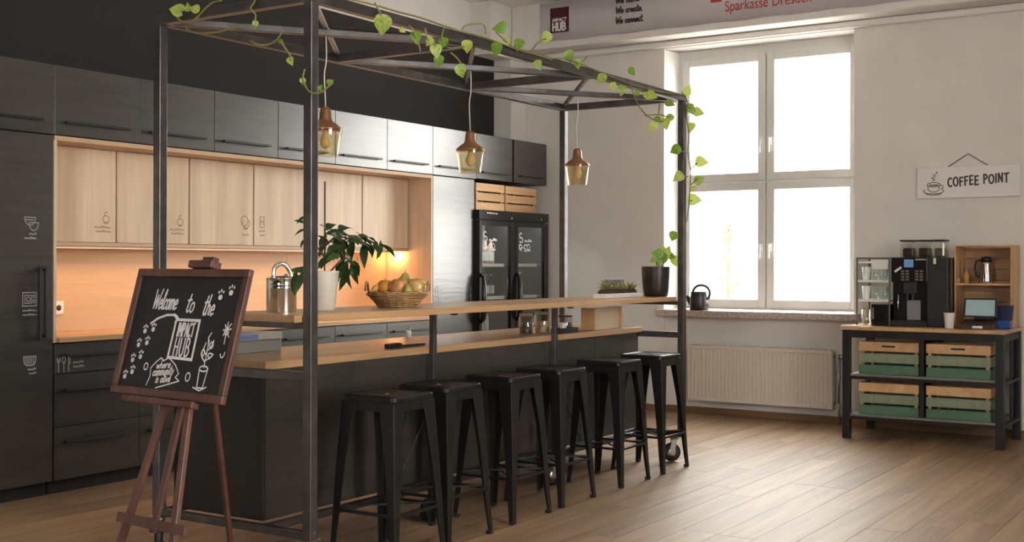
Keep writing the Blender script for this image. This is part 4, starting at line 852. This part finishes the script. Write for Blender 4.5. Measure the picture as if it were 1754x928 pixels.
# dark pot with pothos at the end of the bar
org = (7.385, 3.61, 1.1185)
t = thing('potted_pothos', 'pothos in a large dark pot at the right end of the bar', 'plant', org)
f = MB(); f.lathe([(.070, 0), (.080, .006), (.088, .05), (.094, .12), (.097, .195), (.097, .203), (.090, .203), (.088, .185)], n=28); f.build('pot', M['pot_b'], t)
f = MB(); f.lathe([(.0875, .18), (.04, .19), (.002, .192)], n=20); f.build('soil', M['soil'], t)
vine('pot', '', '', '', org, par=t, stem_r=.003)
# white pot with dark lance leaves
org = (4.245, 3.78, 1.1185)
t = thing('potted_plant', 'bushy dark green plant in a tapered white pot on the bar', 'plant', org)
f = MB(); f.lathe([(.048, 0), (.052, .004), (.070, .176), (.071, .184), (.065, .184), (.063, .17)], n=28); f.build('pot', M['pot_w'], t)
f = MB(); f.lathe([(.0625, .165), (.03, .172), (.002, .173)], n=18); f.build('soil', M['soil'], t)
f = MB(); f.tube([(.01,.005,.168), (.012,.006,.30), (.010,.004,.42), (.011,.005,.60)], .0045, 6); f.build('support_cane', M['bark'], t)
vine('white', '', '', '', org, 'lance', .0045, t, .95, 'bark')
# trough of succulents
org = (6.985, 3.685, 1.1185)
t = thing('succulent_trough', 'long white trough planted with small yellow green succulents on bar', 'planter', org)
f = MB(); f.box(-.25, .25, -.04, .04, 0, .006)
f.box(-.25, .25, -.045, -.038, 0, .03); f.box(-.25, .25, .038, .045, 0, .03); f.box(-.257, -.25, -.045, .045, 0, .03); f.box(.25, .257, -.045, .045, 0, .03); f.build('trough', M['white'], t, bevel=.003)
f = MB()
for k in range(9): f.sphere((-.215+k*.053, random.uniform(-.006,.006), .034), .030, .8, 10, 6)
f.build('soil', M['soil'], t)
for (cx, nn, hh) in ((-.215,9,.05), (-.17,14,.085), (-.10,10,.05), (-.05,11,.06), (.0,9,.05), (.055,11,.06), (.11,9,.05), (.16,12,.065), (.215,9,.055)):
    for k in range(nn):
        a = 2*PI*k/nn+random.random(); el = random.uniform(.5, 1.3)
        tp = (math.cos(a)*math.cos(el), math.sin(a)*math.cos(el), math.sin(el))
        put_leaf(t, (0,0,0), (cx+.004*math.cos(a), .004*math.sin(a), .054), tp, (-math.cos(a)*math.sin(el), -math.sin(a)*math.sin(el), math.cos(el)), hh*random.uniform(.8,1.15), 'spike', 1.1)
o = thing('table_sign', 'small black tabletop sign standing behind the succulent trough', 'sign', (7.17, 3.80, 1.1185))
f = MB(); f.bar((-.12, .0, .002), (-.12, .02, .105), .012); f.box(-.13, .13, .004, .012, .0, .118); f.build('panel', M['blackm'], o, bevel=.004)
f = MB(); f.box(-.13, .13, .012, .05, 0, .008); f.build('foot', M['blackm'], o)

# ------------------------------------------------------------------ things on the bar
org = (3.985, 3.80, 1.1185)
t = thing('watering_can', 'polished steel watering can on the left end of the bar', 'watering can', org)
f = MB(); f.lathe([(.066, 0), (.067, .004), (.067, .106), (.068, .108), (.067, .110), (.067, .120), (.068, .122), (.067, .124), (.067, .150), (.070, .153), (.060, .154), (.030, .162), (.001, .164)], n=32); f.build('body', M['chrome'], t)
f = MB(); f.tube(smooth([(-.030,.02,.158), (-.026,.018,.195), (-.008,.006,.215), (.016,-.01,.21), (.036,-.025,.17), (.050,-.038,.10)]), .010, 10); f.build('handle', M['chrome'], t)
f = MB(); f.tube([(.045,.045,.03), (.085,.065,.08), (.115,.085,.15), (.125,.09,.165)], [.02,.014,.010,.010], 10); f.build('spout', M['chrome'], t)
BC = Vector((4.79, 3.775, 1.1185)); RX = Vector((.542, -.840, 0)); FW = Vector((.840, .542, 0))
t = thing('fruit_basket', 'woven wicker basket heaped with apples on the bar', 'basket', BC)
f = MB(); N = 40
for k in range(8):
    z = .006+.0085*k; rr = .105+.006*k+.0004*k*k
    pts = []
    for j in range(N):
        a = 2*PI*j/N; q = rr+.004*(1 if (j+k) % 2 else -1); pts.append((q*math.cos(a), q*.86*math.sin(a), z+.001*random.uniform(-1,1)))
    f.tube(pts, .0044, 5, True)
f.lathe([(.102, .002), (.104, .008)], n=30)
f.build('woven_side', M['wicker'], t)
f = MB()
for j in range(0, N, 2):
    a = 2*PI*(j+.5)/N; f.tube([(.106*math.cos(a), .09*math.sin(a), .002), (.160*math.cos(a), .137*math.sin(a), .076)], .0032, 5)
f.build('stake', M['wicker'], t)
f = MB(); pts = []
for j in range(60):
    a = 2*PI*j/60; q = .158+.003*math.cos(a*15); pts.append((q*math.cos(a), q*.86*math.sin(a),   .074+.004*math.sin(a*15)))
f.tube(pts, .007, 6, True); f.build('rim', M['wicker'], t)
for s_ in (-1, 1):
    f = MB(); pts = []
    for j in range(13):
        u = PI*j/12; c = RX*s_*.155+FW*(math.cos(u)*.055); pts.append((c.x, c.y, .082+.045*math.sin(u)))
    f.tube(pts, .006, 6); f.build('handle', M['wicker'], t)
fr = [('apple', 'orange red apple at the left of the wicker basket', 'orange', -.062, -.015, .098, .042, 1), ('apple', 'big yellow red apple in the front middle of the basket', 'applered', .010, -.045, .100, .050, .95), ('pear', 'green pear lying at the back of the fruit basket', 'applegrn', .032, .06, .110, .045, 1.0),
      ('apple', 'large yellow apple at the right of the fruit basket', 'appleyel', .094, .01, .100, .051, .95), ('apple', 'small blushed apple tucked behind the orange red apple in basket', 'applered', -.045, .070, .090, .040, 1), ('pear', 'small green pear between two yellow apples in basket', 'applegrn', .058, -.095, .085, .024, 1.1)]
for nm, lb, m, dx, dd, z, r, sz in fr:
    p = BC+RX*dx+FW*dd+Vector((0,0,z)); o = thing(nm, lb, 'fruit', p, 0, 'fruit in the wicker basket')
    f = MB()
    if nm == 'pear': f.lathe([(.002,-r), (r*.7,-r*.8), (r,-r*.1), (r*.85,r*.5), (r*.5,r*1.0), (r*.3,r*1.3), (.002,r*1.4)], n=16)
    else: f.lathe([(.004,-r*.82*sz), (r*.45,-r*.92*sz), (r*.86,-r*.55*sz), (r,0), (r*.88,r*.55*sz), (r*.5,r*.88*sz), (r*.2,r*.80*sz), (.003,r*.70*sz)], n=18)
    f.build('flesh', M[m], o)
    f = MB(); zt = r*1.38 if nm == 'pear' else r*.70*sz
    f.tube([(0,0,zt-.004), (.003,.002,zt+.014)], .0018, 5); f.build('stalk', M['bark'], o)
p = BC+RX*-.105+FW*-.02+Vector((0,0,.078)); o = thing('banana', 'yellow banana by the left handle of the fruit basket', 'fruit', p, 0, 'fruit in the wicker basket')
f = MB(); pts = [RX*(-.018+.02*math.sin(u*PI))+FW*(-.06+.12*u)+Vector((0,0,.022*math.sin(u*PI))) for u in [k/8 for k in range(9)]]
f.tube(pts, [.004,.011,.015,.016,.016,.016,.015,.010,.004], 8); f.build('peel', M['banana'], o)

# ------------------------------------------------------------------ things on the island worktop
ZI = .9062
t = thing('storage_box', 'grey box with blue printed lid at the left of the island worktop', 'box', (4.205, 4.275, ZI))
f = MB(); f.box(-.185, .185, -.092, .092, 0, .06); f.build('tray', plain('clear_grey_plastic', (.24,.235,.22), .25), t, bevel=.006)
f = MB(); f.box(-.188, .188, -.095, .095, .061, .095); l = f.build('lid', plain('pale_grey_card', (.46,.44,.42), .5), t, bevel=.004)
f = MB(); f.box(-.15, .02, -.0962, -.0955, .066, .09); f.box(-.15, .03, -.085, .08, .0952, .0958); f.build('blue_print', plain('blue_print', (.14,.24,.48), .5), l)
t = thing('kitchen_knife', 'black sheathed knife lying on the island worktop edge', 'knife', (4.97, 3.86, ZI), .0)
f = MB(); f.loft([[(-.16,-.017,0), (-.16,.017,0), (-.16,.017,.022), (-.16,-.017,.022)], [(-.08,-.018,0), (-.08,.018,0), (-.08,.018,.026), (-.08,-.018,.026)], [(-.045,-.012,0), (-.045,.012,0), (-.045,.012,.02), (-.045,-.012,.02)]]); f.build('grip', M['blackm'], t, bevel=.003)
f = MB(); f.loft([[(-.045,-.014,.001), (-.045,.014,.001), (-.045,.014,.012), (-.045,-.014,.012)], [(.10,-.012,.001), (.10,.012,.001), (.10,.012,.012), (.10,-.012,.012)], [(.16,-.004,.001), (.16,.004,.001), (.16,.004,.010), (.16,-.004,.010)]]); f.build('sheath', M['blackm'], t, bevel=.002)
t = thing('salt_shaker', 'tiny white shaker at the back edge of the island worktop', 'shaker', (5.61, 4.34, ZI))
f = MB(); f.lathe([(.016,0), (.017,.03), (.013,.045)], n=14); f.build('body', M['white'], t)
f = MB(); f.lathe([(.0135,.0455), (.012,.055), (.002,.058)], n=14); f.build('lid', M['zinc'], t)
def jar(label, x, y, r, h, body, content, lidm, name='glass_jar', cat='jar'):
    o = thing(name, label, cat, (x, y, ZI)); f = MB(); f.lathe([(r*.94,0), (r,.006), (r,h*.82), (r*.84,h*.9)], n=20); f.build('jar_wall', body, o)
    f = MB(); f.lathe([(r*.86,.008), (r*.88,.02), (r*.88,h*.55), (.002,h*.57)], n=18); f.build('contents', content, o)
    f = MB(); f.lathe([(r*.88,h*.905), (r*.9,h*.91), (r*.9,h), (r*.85,h)], n=20); f.build('lid', lidm, o)
jar('glass jar of coffee beans left of the right middle post', 6.20, 3.90, .045, .13, M['cglass'], M['bean'], M['crate'])
jar('glass jar with pale biscuits right of the right middle post', 6.47, 3.95, .05, .13, M['cglass'], plain('biscuit', (.45,.30,.17), .8), M['zinc'])
jar('dark red jar on the island beside the wooden box', 6.72, 3.93, .05, .10, M['cglass'], plain('berry_jam', (.05,.008,.006), .4), plain('dark_red_lid', (.09,.015,.012), .4))
o = thing('tea_tray', 'low black tray under the bar beside the middle post', 'tray', (6.56, 3.84, ZI)); f = MB(); f.box(-.12,.12,-.03,.03,0,.012); f.box(-.12,.12,-.03,-.026,.012,.03); f.box(-.12,.12,.026,.03,.012,.03); f.box(-.12,-.116,-.026,.026,.012,.03); f.box(.116,.12,-.026,.026,.012,.03); f.build('tray_shell', M['blackm'], o, bevel=.002)
o = thing('white_cup', 'white coffee cup standing in the low black tray', 'cup', (6.545, 3.842, ZI+.0125)); f = MB(); f.lathe([(.014,0), (.021,.02), (.023,.05), (.021,.05), (.018,.02), (.002,.008)], n=18); f.build('bowl', M['white'], o)
f = MB(); f.tube([(.022,0,.042), (.034,0,.038), (.034,0,.022), (.021,0,.016)], .003, 6); f.build('handle', M['white'], o)
t = thing('wooden_box', 'small open wooden box under the bar at the right of island', 'box', (7.085, 3.855, ZI))
f = MB(); f.box(-.195,-.177,-.045,.055,0,.145); f.build('end_board', M['crate_z'], t, bevel=.002)
f = MB(); f.box(.177,.195,-.045,.055,0,.145); f.build('end_board', M['crate_z'], t, bevel=.002)
f = MB(); f.box(-.176,.176,-.028,-.018,.0,.145); f.build('front_panel', plain('birch_plywood', (.62,.50,.34), .55, noise=.05, nscale=6), t)
f = MB(); f.box(-.176,.176,-.018,.045,0,.008); f.build('bottom_board', M['crate'], t)
o = thing('paper_roll', 'slim purple and white roll standing right of the wooden box', 'roll', (7.315, 3.85, ZI)); f = MB(); f.lathe([(.016,0), (.016,.125), (.006,.125)], n=16); f.build('roll', M['paper'], o)
f = MB(); 
for z in (.012, .06, .098): f.lathe([(.0165,z), (.0165,z+.018)], n=16, cap=False)
f.build('purple_band', plain('purple_print', (.09,.04,.09), .5), o)

# ------------------------------------------------------------------ window sill can
t = thing('metal_jug', 'dark metal watering jug with hoop handle on the window sill', 'watering can', (9.965, 4.445, .9305))
f = MB(); f.lathe([(.082,0), (.084,.004), (.084,.06), (.080,.10), (.074,.16), (.075,.163), (.070,.163), (.069,.15)], n=28); f.lathe([(.069,.15), (.001,.15)], n=28); f.build('body', M['pot_b'], t)
f = MB(); pts = []
for k in range(15):
    u = math.radians(180-205*k/14); pts.append((0, -.022-.082*math.cos(u), .152+.070*math.sin(u)))
pts += [(0, -.094, .108), (0, -.080, .098)]
f.tube(pts, .0125, 8); f.build('hoop_handle', plain('green_grey_handle', (.05,.055,.048), .35), t)
f = MB(); f.tube([(0,.07,.055), (0,.098,.09), (0,.112,.125)], [.03,.022,.02], 10); f.build('spout', M['pot_b'], t)

# ------------------------------------------------------------------ coffee point sign
t = thing('coffee_sign', 'white wooden COFFEE POINT sign hanging from a string on the wall', 'sign', (9.955, 2.15, 1.992))
f = MB(); f.box(0, .027, -.392, .392, -.124, .124); bdn = f.build('board', plain('sign_white_paint', (.74,.71,.70), .6), t, bevel=.004)
s1, w1 = write('COFFEE POINT', 0, 0, .068, .05, .16, .92, .05)
sc = .465/w1
s1 = [[(x*sc, y) for x, y in p] for p in s1]
U = (0, -1, .055); V_ = (0, .055, 1)
decal('lettering', M['ink'], bdn, (0, .150, -.036), (0,-1,.06), (0,.06,1), s1, .0125, .0012)
cup = [arc(.085,.07,.05,.018,0,360,16), [(.035,.07),(.045,.03),(.065,.012),(.105,.012),(.125,.03),(.135,.07)], arc(.14,.05,.018,.016,90,-90), arc(.085,.018,.078,.022,150,390,16), arc(.085,.0,.06,.012,180,360), [(.05,.068),(.12,.068)], [(.055,.062),(.115,.062)],
       [(.075,.10),(.095,.112),(.07,.125),(.10,.14),(.08,.152)], [(.10,.155),(.115,.165),(.105,.172)]]
decal('cup_drawing', plain('grey_print', (.17,.145,.13), .6), bdn, (0, .345, -.085), (0,-1,0), (0,0,1), cup, .007, .0012)
f = MB(); f.tube([(.012,.15,.124), (.016,.0,.222), (.012,-.15,.124)], .0045, 6); f.build('string', plain('jute_string', (.20,.15,.11), .8), t)
f = MB(); f.lathe([(.006, .0), (.006, .022)], (.010,0,.222), 10, 'x'); f.build('nail', M['zinc'], t)

# ------------------------------------------------------------------ banner on the beam
t = thing('banner', 'long white sponsor banner stretched along the beam above the window', 'banner', (9.70, 3.7, 3.42))
f = MB(); vs = []; fs = []
nn = 60
for k in range(nn+1):
    y = 2.25-4.6*k/nn; d = .003*math.sin(k*1.3)+.002*math.sin(k*.6)
    vs += [(d, y, .0+.004*math.sin(k*.9)), (d, y, .365), (d+.004, y, .365), (d+.004, y, .0+.004*math.sin(k*.9))]
for k in range(nn):
    i = 4*k; fs += [(i,i+1,i+5,i+4), (i+1,i+2,i+6,i+5), (i+2,i+3,i+7,i+6), (i+3,i,i+4,i+7)]
f.add(vs, fs, True); f.build('cloth', M['banner'], t)
f = MB(); f.box(-.0055, -.0035, 1.935, 2.135, .075, .308); lg = f.build('maroon_square', M['maroon'], t)
def put(text, m, par, y, z, h, width, w_, slant=0, wob=0, gap=.06, dx=-.006, tilt=0):
    s_, wd = write(text, 0, 0, h, slant, gap, 1, wob); k = width/wd
    return decal('lettering', m, par, (dx, y, z), (0,-1,tilt), (0,tilt,1), [[(a*k, b) for a, b in p] for p in s_], w_, .0008)
put('IMPACT', M['white'], lg, 2.112, .178, .030, .155, .007)
put('HUB', M['white'], lg, 2.112, .095, .070, .150, .016)
put('We have.', M['ink'], t, 1.445, .275, .062, .245, .012, .1)
put('We create.', M['ink'], t, 1.445, .185, .058, .275, .012, .1)
put('We connect.', M['ink'], t, 1.445, .092, .058, .285, .012, .1)
f = MB(); f.box(-.0055, -.0035, .42, .52, .175, .275); f.build('red_logo', M['red'], t)
td = bpy.data.curves.new('sponsor_text', 'FONT'); td.body = 'Sparkasse Dresden'; td.size = .125; td.extrude = .0004
to = bpy.data.objects.new('sponsor_text', td); me = bpy.data.meshes.new_from_object(to); bpy.data.objects.remove(to)
me.materials.append(M['red'])
xs = [v.co.x for v in me.vertices]; k = .76/(max(xs)-min(xs))
for v in me.vertices: v.co.x *= k
o = link('sponsor_lettering', me, t); o.matrix_local = Matrix(((0,0,-1,-.0058),(-1,0,0,.39),(0,1,0,.085),(0,0,0,1)))
f = MB(); f.box(-.006, -.004, .02+.63, .022+.63, -.002, .03); f.build('seam', plain('banner_seam', (.35,.33,.36), .8), t)

# ------------------------------------------------------------------ coffee table
TX, TY0, TY1, TZ = 9.23, 1.745, 2.92, .862
t = thing('coffee_table', 'black console table with oak top and two slatted shelves', 'table', (TX, TY0, 0)); D = .68; W = TY1-TY0
f = MB(); f.box(-.012, D, -.012, W+.012, TZ-.028, TZ); f.build('table_top', M['top'], t, bevel=.003)
for (x, y) in ((0,0), (D-.056,0), (0,W-.056), (D-.056,W-.056)):
    f = MB(); f.box(x, x+.056, y, y+.056, 0, TZ-.0285); f.build('leg', M['table'], t, bevel=.003)
f = MB(); f.box(.006, .03, .057, W-.057, TZ-.085, TZ-.029); f.build('apron', M['table'], t)
f = MB(); f.box(D-.03, D-.006, .057, W-.057, TZ-.085, TZ-.029); f.build('apron', M['table'], t)
for y in (.006, W-.03):
    f = MB(); f.box(.057, D-.057, y, y+.024, TZ-.085, TZ-.029); f.build('apron', M['table'], t)
for z in (.480, .172):
    f = MB(); f.box(.004, .03, .057, W-.057, z-.022, z); f.build('shelf_rail', M['table'], t)
    for y in (.004, W-.03):
        f = MB(); f.box(.057, D-.057, y, y+.026, z-.022, z+.0); f.build('shelf_rail', M['table'], t)
    nS = 6; w_ = (D-.02)/nS
    for k in range(nS):
        f = MB(); f.box(.01+k*w_+.002, .01+(k+1)*w_-.002, .058, W-.058, z+.001, z+.020); f.build('shelf_slat', M['gray_top'], t, bevel=.002)
f = MB(); f.box(.02, D-.06, .565, .595, .194, .458); f.build('divider', M['table'], t)
f = MB(); f.box(.02, D-.06, .565, .595, .502, TZ-.0865); f.build('divider', M['table'], t)
f = MB(); f.box(D/2-.02, D/2+.02, .0, .02, .194, .457); f.build('side_slat', M['table'], t)
f = MB(); f.box(D/2-.02, D/2+.02, .0, .02, .503, TZ-.086); f.build('side_slat', M['table'], t)
GM = [M['green'], M['sage'], M['crate']]
def grip(o, w):
    f = MB(); a = o['half']; f.box(-a-.0006, -a+.002, -.045, .045, o['h']-.038, o['h']-.026); f.build('hand_hole', M['blackm'], o)
def gcrate(label, y0, y1, z0, H, hole):
    o = thing('painted_crate', label, 'crate', (9.265+.165, (y0+y1)/2, z0), 0, 'painted crates in the coffee table'); a, b = .155, (y1-y0)/2; n = 3; gp = .017; tt = .011; hs_ = (H-gp*2)/3
    for i in range(3):
        za = i*(hs_+gp); m = GM[i]
        for s_ in (-1, 1):
            f = MB(); f.box(s_*a-(tt if s_ > 0 else 0), s_*a+(tt if s_ < 0 else 0), -b, b, za, za+hs_); sl_ = f.build('slat', m, o, bevel=.0012, seg=1)
            if hole and i == 2 and s_ < 0:
                g_ = MB(); g_.box(-a-.0008, -a+.002, -.05, .05, za+hs_*.45, za+hs_*.65); g_.build('hand_hole', M['blackm'], sl_)
            f = MB(); f.box(-a+tt, a-tt, s_*b-(tt if s_ > 0 else 0), s_*b+(tt if s_ < 0 else 0), za, za+hs_); f.build('slat', m, o, bevel=.0012, seg=1)
    for sx in (-1, 1):
        for sy in (-1, 1):
            f = MB(); cx = sx*(a-tt-.012); cy = sy*(b-tt-.012); f.box(cx-.011, cx+.011, cy-.011, cy+.011, 0, H-.004); f.build('corner_post', M['crate_z'], o)
    for k in range(3):
        w_ = (2*a-2*tt)/3; f = MB(); f.box(-a+tt+k*w_+.003, -a+tt+(k+1)*w_-.003, -b+tt+.001, b-tt-.001, .004, .012); f.build('floor_board', M['crate'], o)
gcrate('green and pine crate on the upper shelf of coffee table, left', 2.352, 2.805, .5005, .245, True)
gcrate('green and pine crate on the upper shelf of coffee table, right', 1.842, 2.300, .5005, .245, True)
gcrate('green and pine crate on the lower shelf of coffee table, left', 2.352, 2.805, .1925, .240, False)
gcrate('green and pine crate on the lower shelf of coffee table, right', 1.842, 2.300, .1925, .240, False)

Z0 = TZ+.0005
# coffee machine
t = thing('coffee_machine', 'large black bean to cup coffee machine with blue display', 'coffee machine', (9.45, 2.395, Z0))
f = MB(); f.box(.05, .44, -.214, .214, 0, .53); f.build('body', M['blackg'], t, bevel=.008)
f = MB(); f.box(.0, .049, -.214, -.06, .0, .53); f.build('side_panel', M['blackm'], t, bevel=.006)
f = MB(); f.box(.005, .049, -.059, .214, .34, .53); ct = f.build('control_panel', M['blackg'], t, bevel=.004)
f = MB(); f.box(.003, .0049, .045, .115, .455, .515); f.build('display', M['bluescr'], ct)
bz = plain('button_bronze', (.17,.13,.10), .4)
for k in range(4):
    for y in (-.015, .02, .09, .125):
        f = MB(); f.box(.002, .0049, y-.012, y+.012, .352+.022*k, .366+.022*k); f.build('button', bz, ct)
f = MB(); f.box(.0, .0048, -.05, .03, .508, .520); f.build('logo_strip', M['zinc'], ct)
f = MB(); f.bar((.002, .185, .42), (.002, .135, .455), .004, .016); f.build('card', M['paper'], ct)
f = MB(); f.box(-.002, -.0005, -.125, -.105, .48, .525); f.build('white_tag', M['paper'], t)
f = MB(); f.box(.012, .049, .03, .12, .25, .338); f.lathe([(.012,.20), (.012,.249)], (.03,.055,0), 12); f.lathe([(.012,.20), (.012,.249)], (.03,.095,0), 12); f.build('spout', M['blackm'], t, bevel=.003)
f = MB(); f.tube([(.03,.16,.25), (.02,.165,.18), (.02,.162,.12)], .006, 8); f.build('steam_wand', M['chrome'], t)
f = MB(); f.box(-.02, .049, -.058, .214, 0, .045); f.build('drip_tray', M['blackm'], t, bevel=.004)
f = MB(); f.box(.035, .0485, .0, .10, .05, .20); f.build('splash_plate', plain('brushed_grey', (.26,.245,.26), .4, .4), t)
for k, (y, r) in enumerate(((.133, .054), (.01, .054), (-.105, .048))):
    f = MB(); f.box(.15, .30, y-r, y+r, .5305, .655); h_ = f.build('bean_hopper', M['cglass'], t, bevel=.015)
    f = MB(); f.box(.165, .285, y-r+.016, y+r-.016, .534, .605); f.build('beans', M['bean'] if k < 2 else plain('cocoa_powder', (.22,.15,.11), .8), h_, bevel=.012)
    f = MB(); f.box(.146, .304, y-r-.002, y+r+.002, .656, .668); f.build('hopper_lid', M['blackm'], h_, bevel=.004)
# cup cabinet
t = thing('cup_cabinet', 'tall glass sided cup warmer with white shelves left of machine', 'cabinet', (9.45, 2.748, Z0)); W = .132
f = MB()
for (x, y) in ((0,-W), (0,W-.012), (.33,-W), (.33,W-.012)): f.box(x, x+.012, y, y+.012, 0, .53)
f.box(0,.342,-W,W,.519,.531); f.build('frame', plain('grey_metal_frame', (.13,.125,.12), .4, .5), t, bevel=.002)
for z in (.485, .335, .185):
    f = MB(); f.box(.004, .338, -W+.013, W-.013, z, z+.016); f.build('shelf', M['white'], t, bevel=.002)
f = MB(); f.box(.014, .328, W-.008, W-.004, .205, .515); f.build('glass_side', glass('greenish_glass', (.90,.95,.93), .1), t)
f = MB(); f.box(.334, .338, -W+.013, W-.013, .205, .483); f.build('glass_back', glass('greenish_back', (.90,.94,.92), .08), t)
f = MB(); f.box(-.003, -.001, -.115, .01, .44, .51); f.build('paper_note', M['paper'], t)
wd_ = ['front left', 'front middle', 'front right']
for lv, z in (('upper', .3515), ('lower', .2015)):
    for k in range(3):
        o = thing('drinking_glass', 'clear latte glass on the %s shelf of the cup cabinet, %s' % (lv, wd_[k]), 'glass', (9.45+.07, 2.748+.072-.072*k, Z0+z), 0, 'glasses in the cup cabinet')
        f = MB(); f.lathe([(.022,0), (.024,.003), (.033,.105), (.031,.105), (.022,.008), (.002,.007)], n=14); f.build('tumbler', M['cglass'] if k else M['white'], o)
o = thing('milk_cooler', 'small black milk cooler under the cup cabinet shelves', 'fridge', (9.46, 2.695, Z0)); f = MB(); f.box(.0,.30,-.062,.065,0,.165); f.build('cabinet', M['blackg'], o, bevel=.005)
f = MB(); f.box(-.010,-.0005,-.062,.065,.006,.165); f.build('door', M['blackg'], o, bevel=.003); f = MB(); f.box(-.018,-.0105,.045,.055,.05,.14); f.build('handle', M['zinc'], o)
o = thing('stirrer_jar', 'glass jar of brown stirrers left of the milk cooler', 'jar', (9.50, 2.815, Z0)); f = MB(); f.lathe([(.03,0), (.034,.006), (.034,.12), (.031,.12), (.031,.01)], n=18); f.build('jar_wall', M['cglass'], o)
f = MB()
for k in range(8): a = k*.8; f.bar((.012*math.cos(a), .012*math.sin(a), .008), (.022*math.cos(a), .022*math.sin(a), .15), .005, .002)
f.build('stirrers', M['crate_z'], o)
o = tag(MB().box(9.225, 9.285, 2.795, 2.925, Z0, Z0+.007).build('napkin_stack', M['paper'], bevel=.002), 'flat white napkin stack on the left corner of coffee table', 'napkins')
# upright crate shelf
t = thing('crate_shelf', 'upright pine crate used as a shelf right of coffee machine', 'shelf', (9.62, 1.967, Z0)); a, H, D = .208, .625, .30
for k in range(3):
    w_ = (D-.02)/3
    for s_ in (-1, 1):
        f = MB(); f.box(k*(w_+.01), k*(w_+.01)+w_, s_*a-(.012 if s_ > 0 else 0), s_*a+(.012 if s_ < 0 else 0), 0, H); f.build('side_board', M['crate_z'], t, bevel=.0015, seg=1)
    for z in (0, H-.012):
        f = MB(); f.box(k*(w_+.01), k*(w_+.01)+w_, -a+.0125, a-.0125, z, z+.012); f.build('end_board', M['crate'], t, bevel=.0015, seg=1)
for k in range(7):
    h_ = (H-.03)/7; f = MB(); f.box(D-.012, D, -a+.0125, a-.0125, .0135+k*h_+.004, .0135+(k+1)*h_-.004); f.build('back_slat', wood('pine_slat_y%d' % k, (.40,.22,.10), (.55,.34,.17), 'y', .6), t)
f = MB(); f.box(.01, D-.014, -a+.0125, a-.0125, .318, .332); f.build('shelf_board', wood('pine_shelf', (.50,.28,.13), (.66,.42,.22), 'y', .5), t, bevel=.0015)
o = thing('thermos_jug', 'steel thermos jug with black lid on the crate shelf', 'jug', (9.74, 1.965, Z0+.3325)); f = MB(); f.lathe([(.052,0), (.054,.004), (.054,.02), (.050,.08), (.040,.15), (.038,.165)], n=22); f.build('body', M['chrome'], o)
f = MB(); f.lathe([(.039,.1655), (.042,.18), (.036,.20), (.002,.208)], n=20); f.loft([[(-.012,-.035,.175),(.012,-.035,.175),(.012,-.035,.195),(-.012,-.035,.195)],[(-.006,-.07,.192),(.006,-.07,.192),(.006,-.07,.2),(-.006,-.07,.2)]]); f.build('lid', M['blackm'], o)
f = MB(); f.tube([(0,.040,.178), (0,.075,.17), (0,.085,.12), (0,.075,.06), (0,.053,.045)], .008, 8); f.build('handle', M['blackm'], o)
o = thing('syrup_bottle', 'small amber syrup bottle standing left of the thermos jug', 'bottle', (9.70, 2.105, Z0+.3325)); f = MB(); f.lathe([(.022,0), (.024,.004), (.024,.062), (.010,.080), (.009,.095)], n=16); f.build('flask', plain('amber_syrup', (.40,.20,.06), .2), o)
f = MB(); f.lathe([(.012,.0955), (.012,.112), (.004,.118)], n=14); f.build('cap', M['zinc'], o)
o = thing('espresso_jar', 'tiny wooden jar beside the left board of crate shelf', 'jar', (9.68, 2.165, Z0+.3325)); f = MB(); f.lathe([(.018,0), (.019,.03), (.016,.04)], n=14); f.build('wall', M['crate_z'], o)
# front row on the table
o = thing('paper_cup', 'white paper cup standing before the crate shelf', 'cup', (9.33, 2.145, Z0)); f = MB(); f.lathe([(.029,0), (.031,.002), (.041,.112), (.043,.115), (.041,.118), (.039,.112)], n=22); f.build('wall', M['paper'], o)
f = MB(); f.lathe([(.040,.1185), (.038,.126), (.003,.127)], n=20); f.build('lid', M['blackm'], o)
t = thing('card_terminal', 'dark till terminal with grey green tilted screen', 'terminal', (9.36, 1.945, Z0))
f = MB(); f.loft([[(-.06,-.12,0),(.10,-.12,0),(.10,.12,0),(-.06,.12,0)],[(-.055,-.115,.035),(.09,-.115,.07),(.09,.115,.07),(-.055,.115,.035)]]); f.build('base', plain('dark_brown_plastic', (.035,.016,.012), .4), t, bevel=.004)
f = MB(); f.bar((.065,0,.068), (.075,0,.10), .08, .02); f.build('neck', M['blackm'], t)
f = MB(); f.loft([[(.045,-.122,.085),(.062,-.122,.085),(.062,.122,.085),(.045,.122,.085)],[(.080,-.118,.225),(.095,-.118,.225),(.095,.118,.225),(.080,.118,.225)]]); sc_ = f.build('screen_case', M['blackm'], t, bevel=.003)
f = MB(); f.add([(.0465,-.104,.0975),(.0465,.104,.0975),(.0755,.102,.2135),(.0755,-.102,.2135)], [(0,1,2,3)]); f.add([(.0475,-.104,.0975),(.0475,.104,.0975),(.0765,.102,.2135),(.0765,-.102,.2135)], [(0,3,2,1)]); f.build('screen', M['screen'], sc_)
f = MB(); f.box(-.064,-.059,-.04,.03,.008,.026); f.build('name_plate', M['paper'], t)
t = thing('blue_box', 'open blue plastic box at the right end of coffee table', 'box', (9.525, 1.815, Z0))
f = MB(); f.box(-.05,.05,-.068,.068,0,.006); f.box(-.05,-.044,-.068,.068,.006,.06); f.box(.044,.05,-.068,.068,.006,.06); f.box(-.044,.044,-.068,-.062,.006,.06); f.box(-.044,.044,.062,.068,.006,.06); f.build('tray', plain('bright_blue_plastic', (.012,.06,.27), .3), t, bevel=.004)
f = MB(); f.loft([[(.046,-.068,.061),(.058,-.068,.061),(.058,.068,.061),(.046,.068,.061)],[(.072,-.072,.17),(.086,-.072,.17),(.086,.072,.17),(.072,.072,.17)]]); f.build('lid', plain('navy_plastic', (.008,.016,.06), .3), t, bevel=.008)
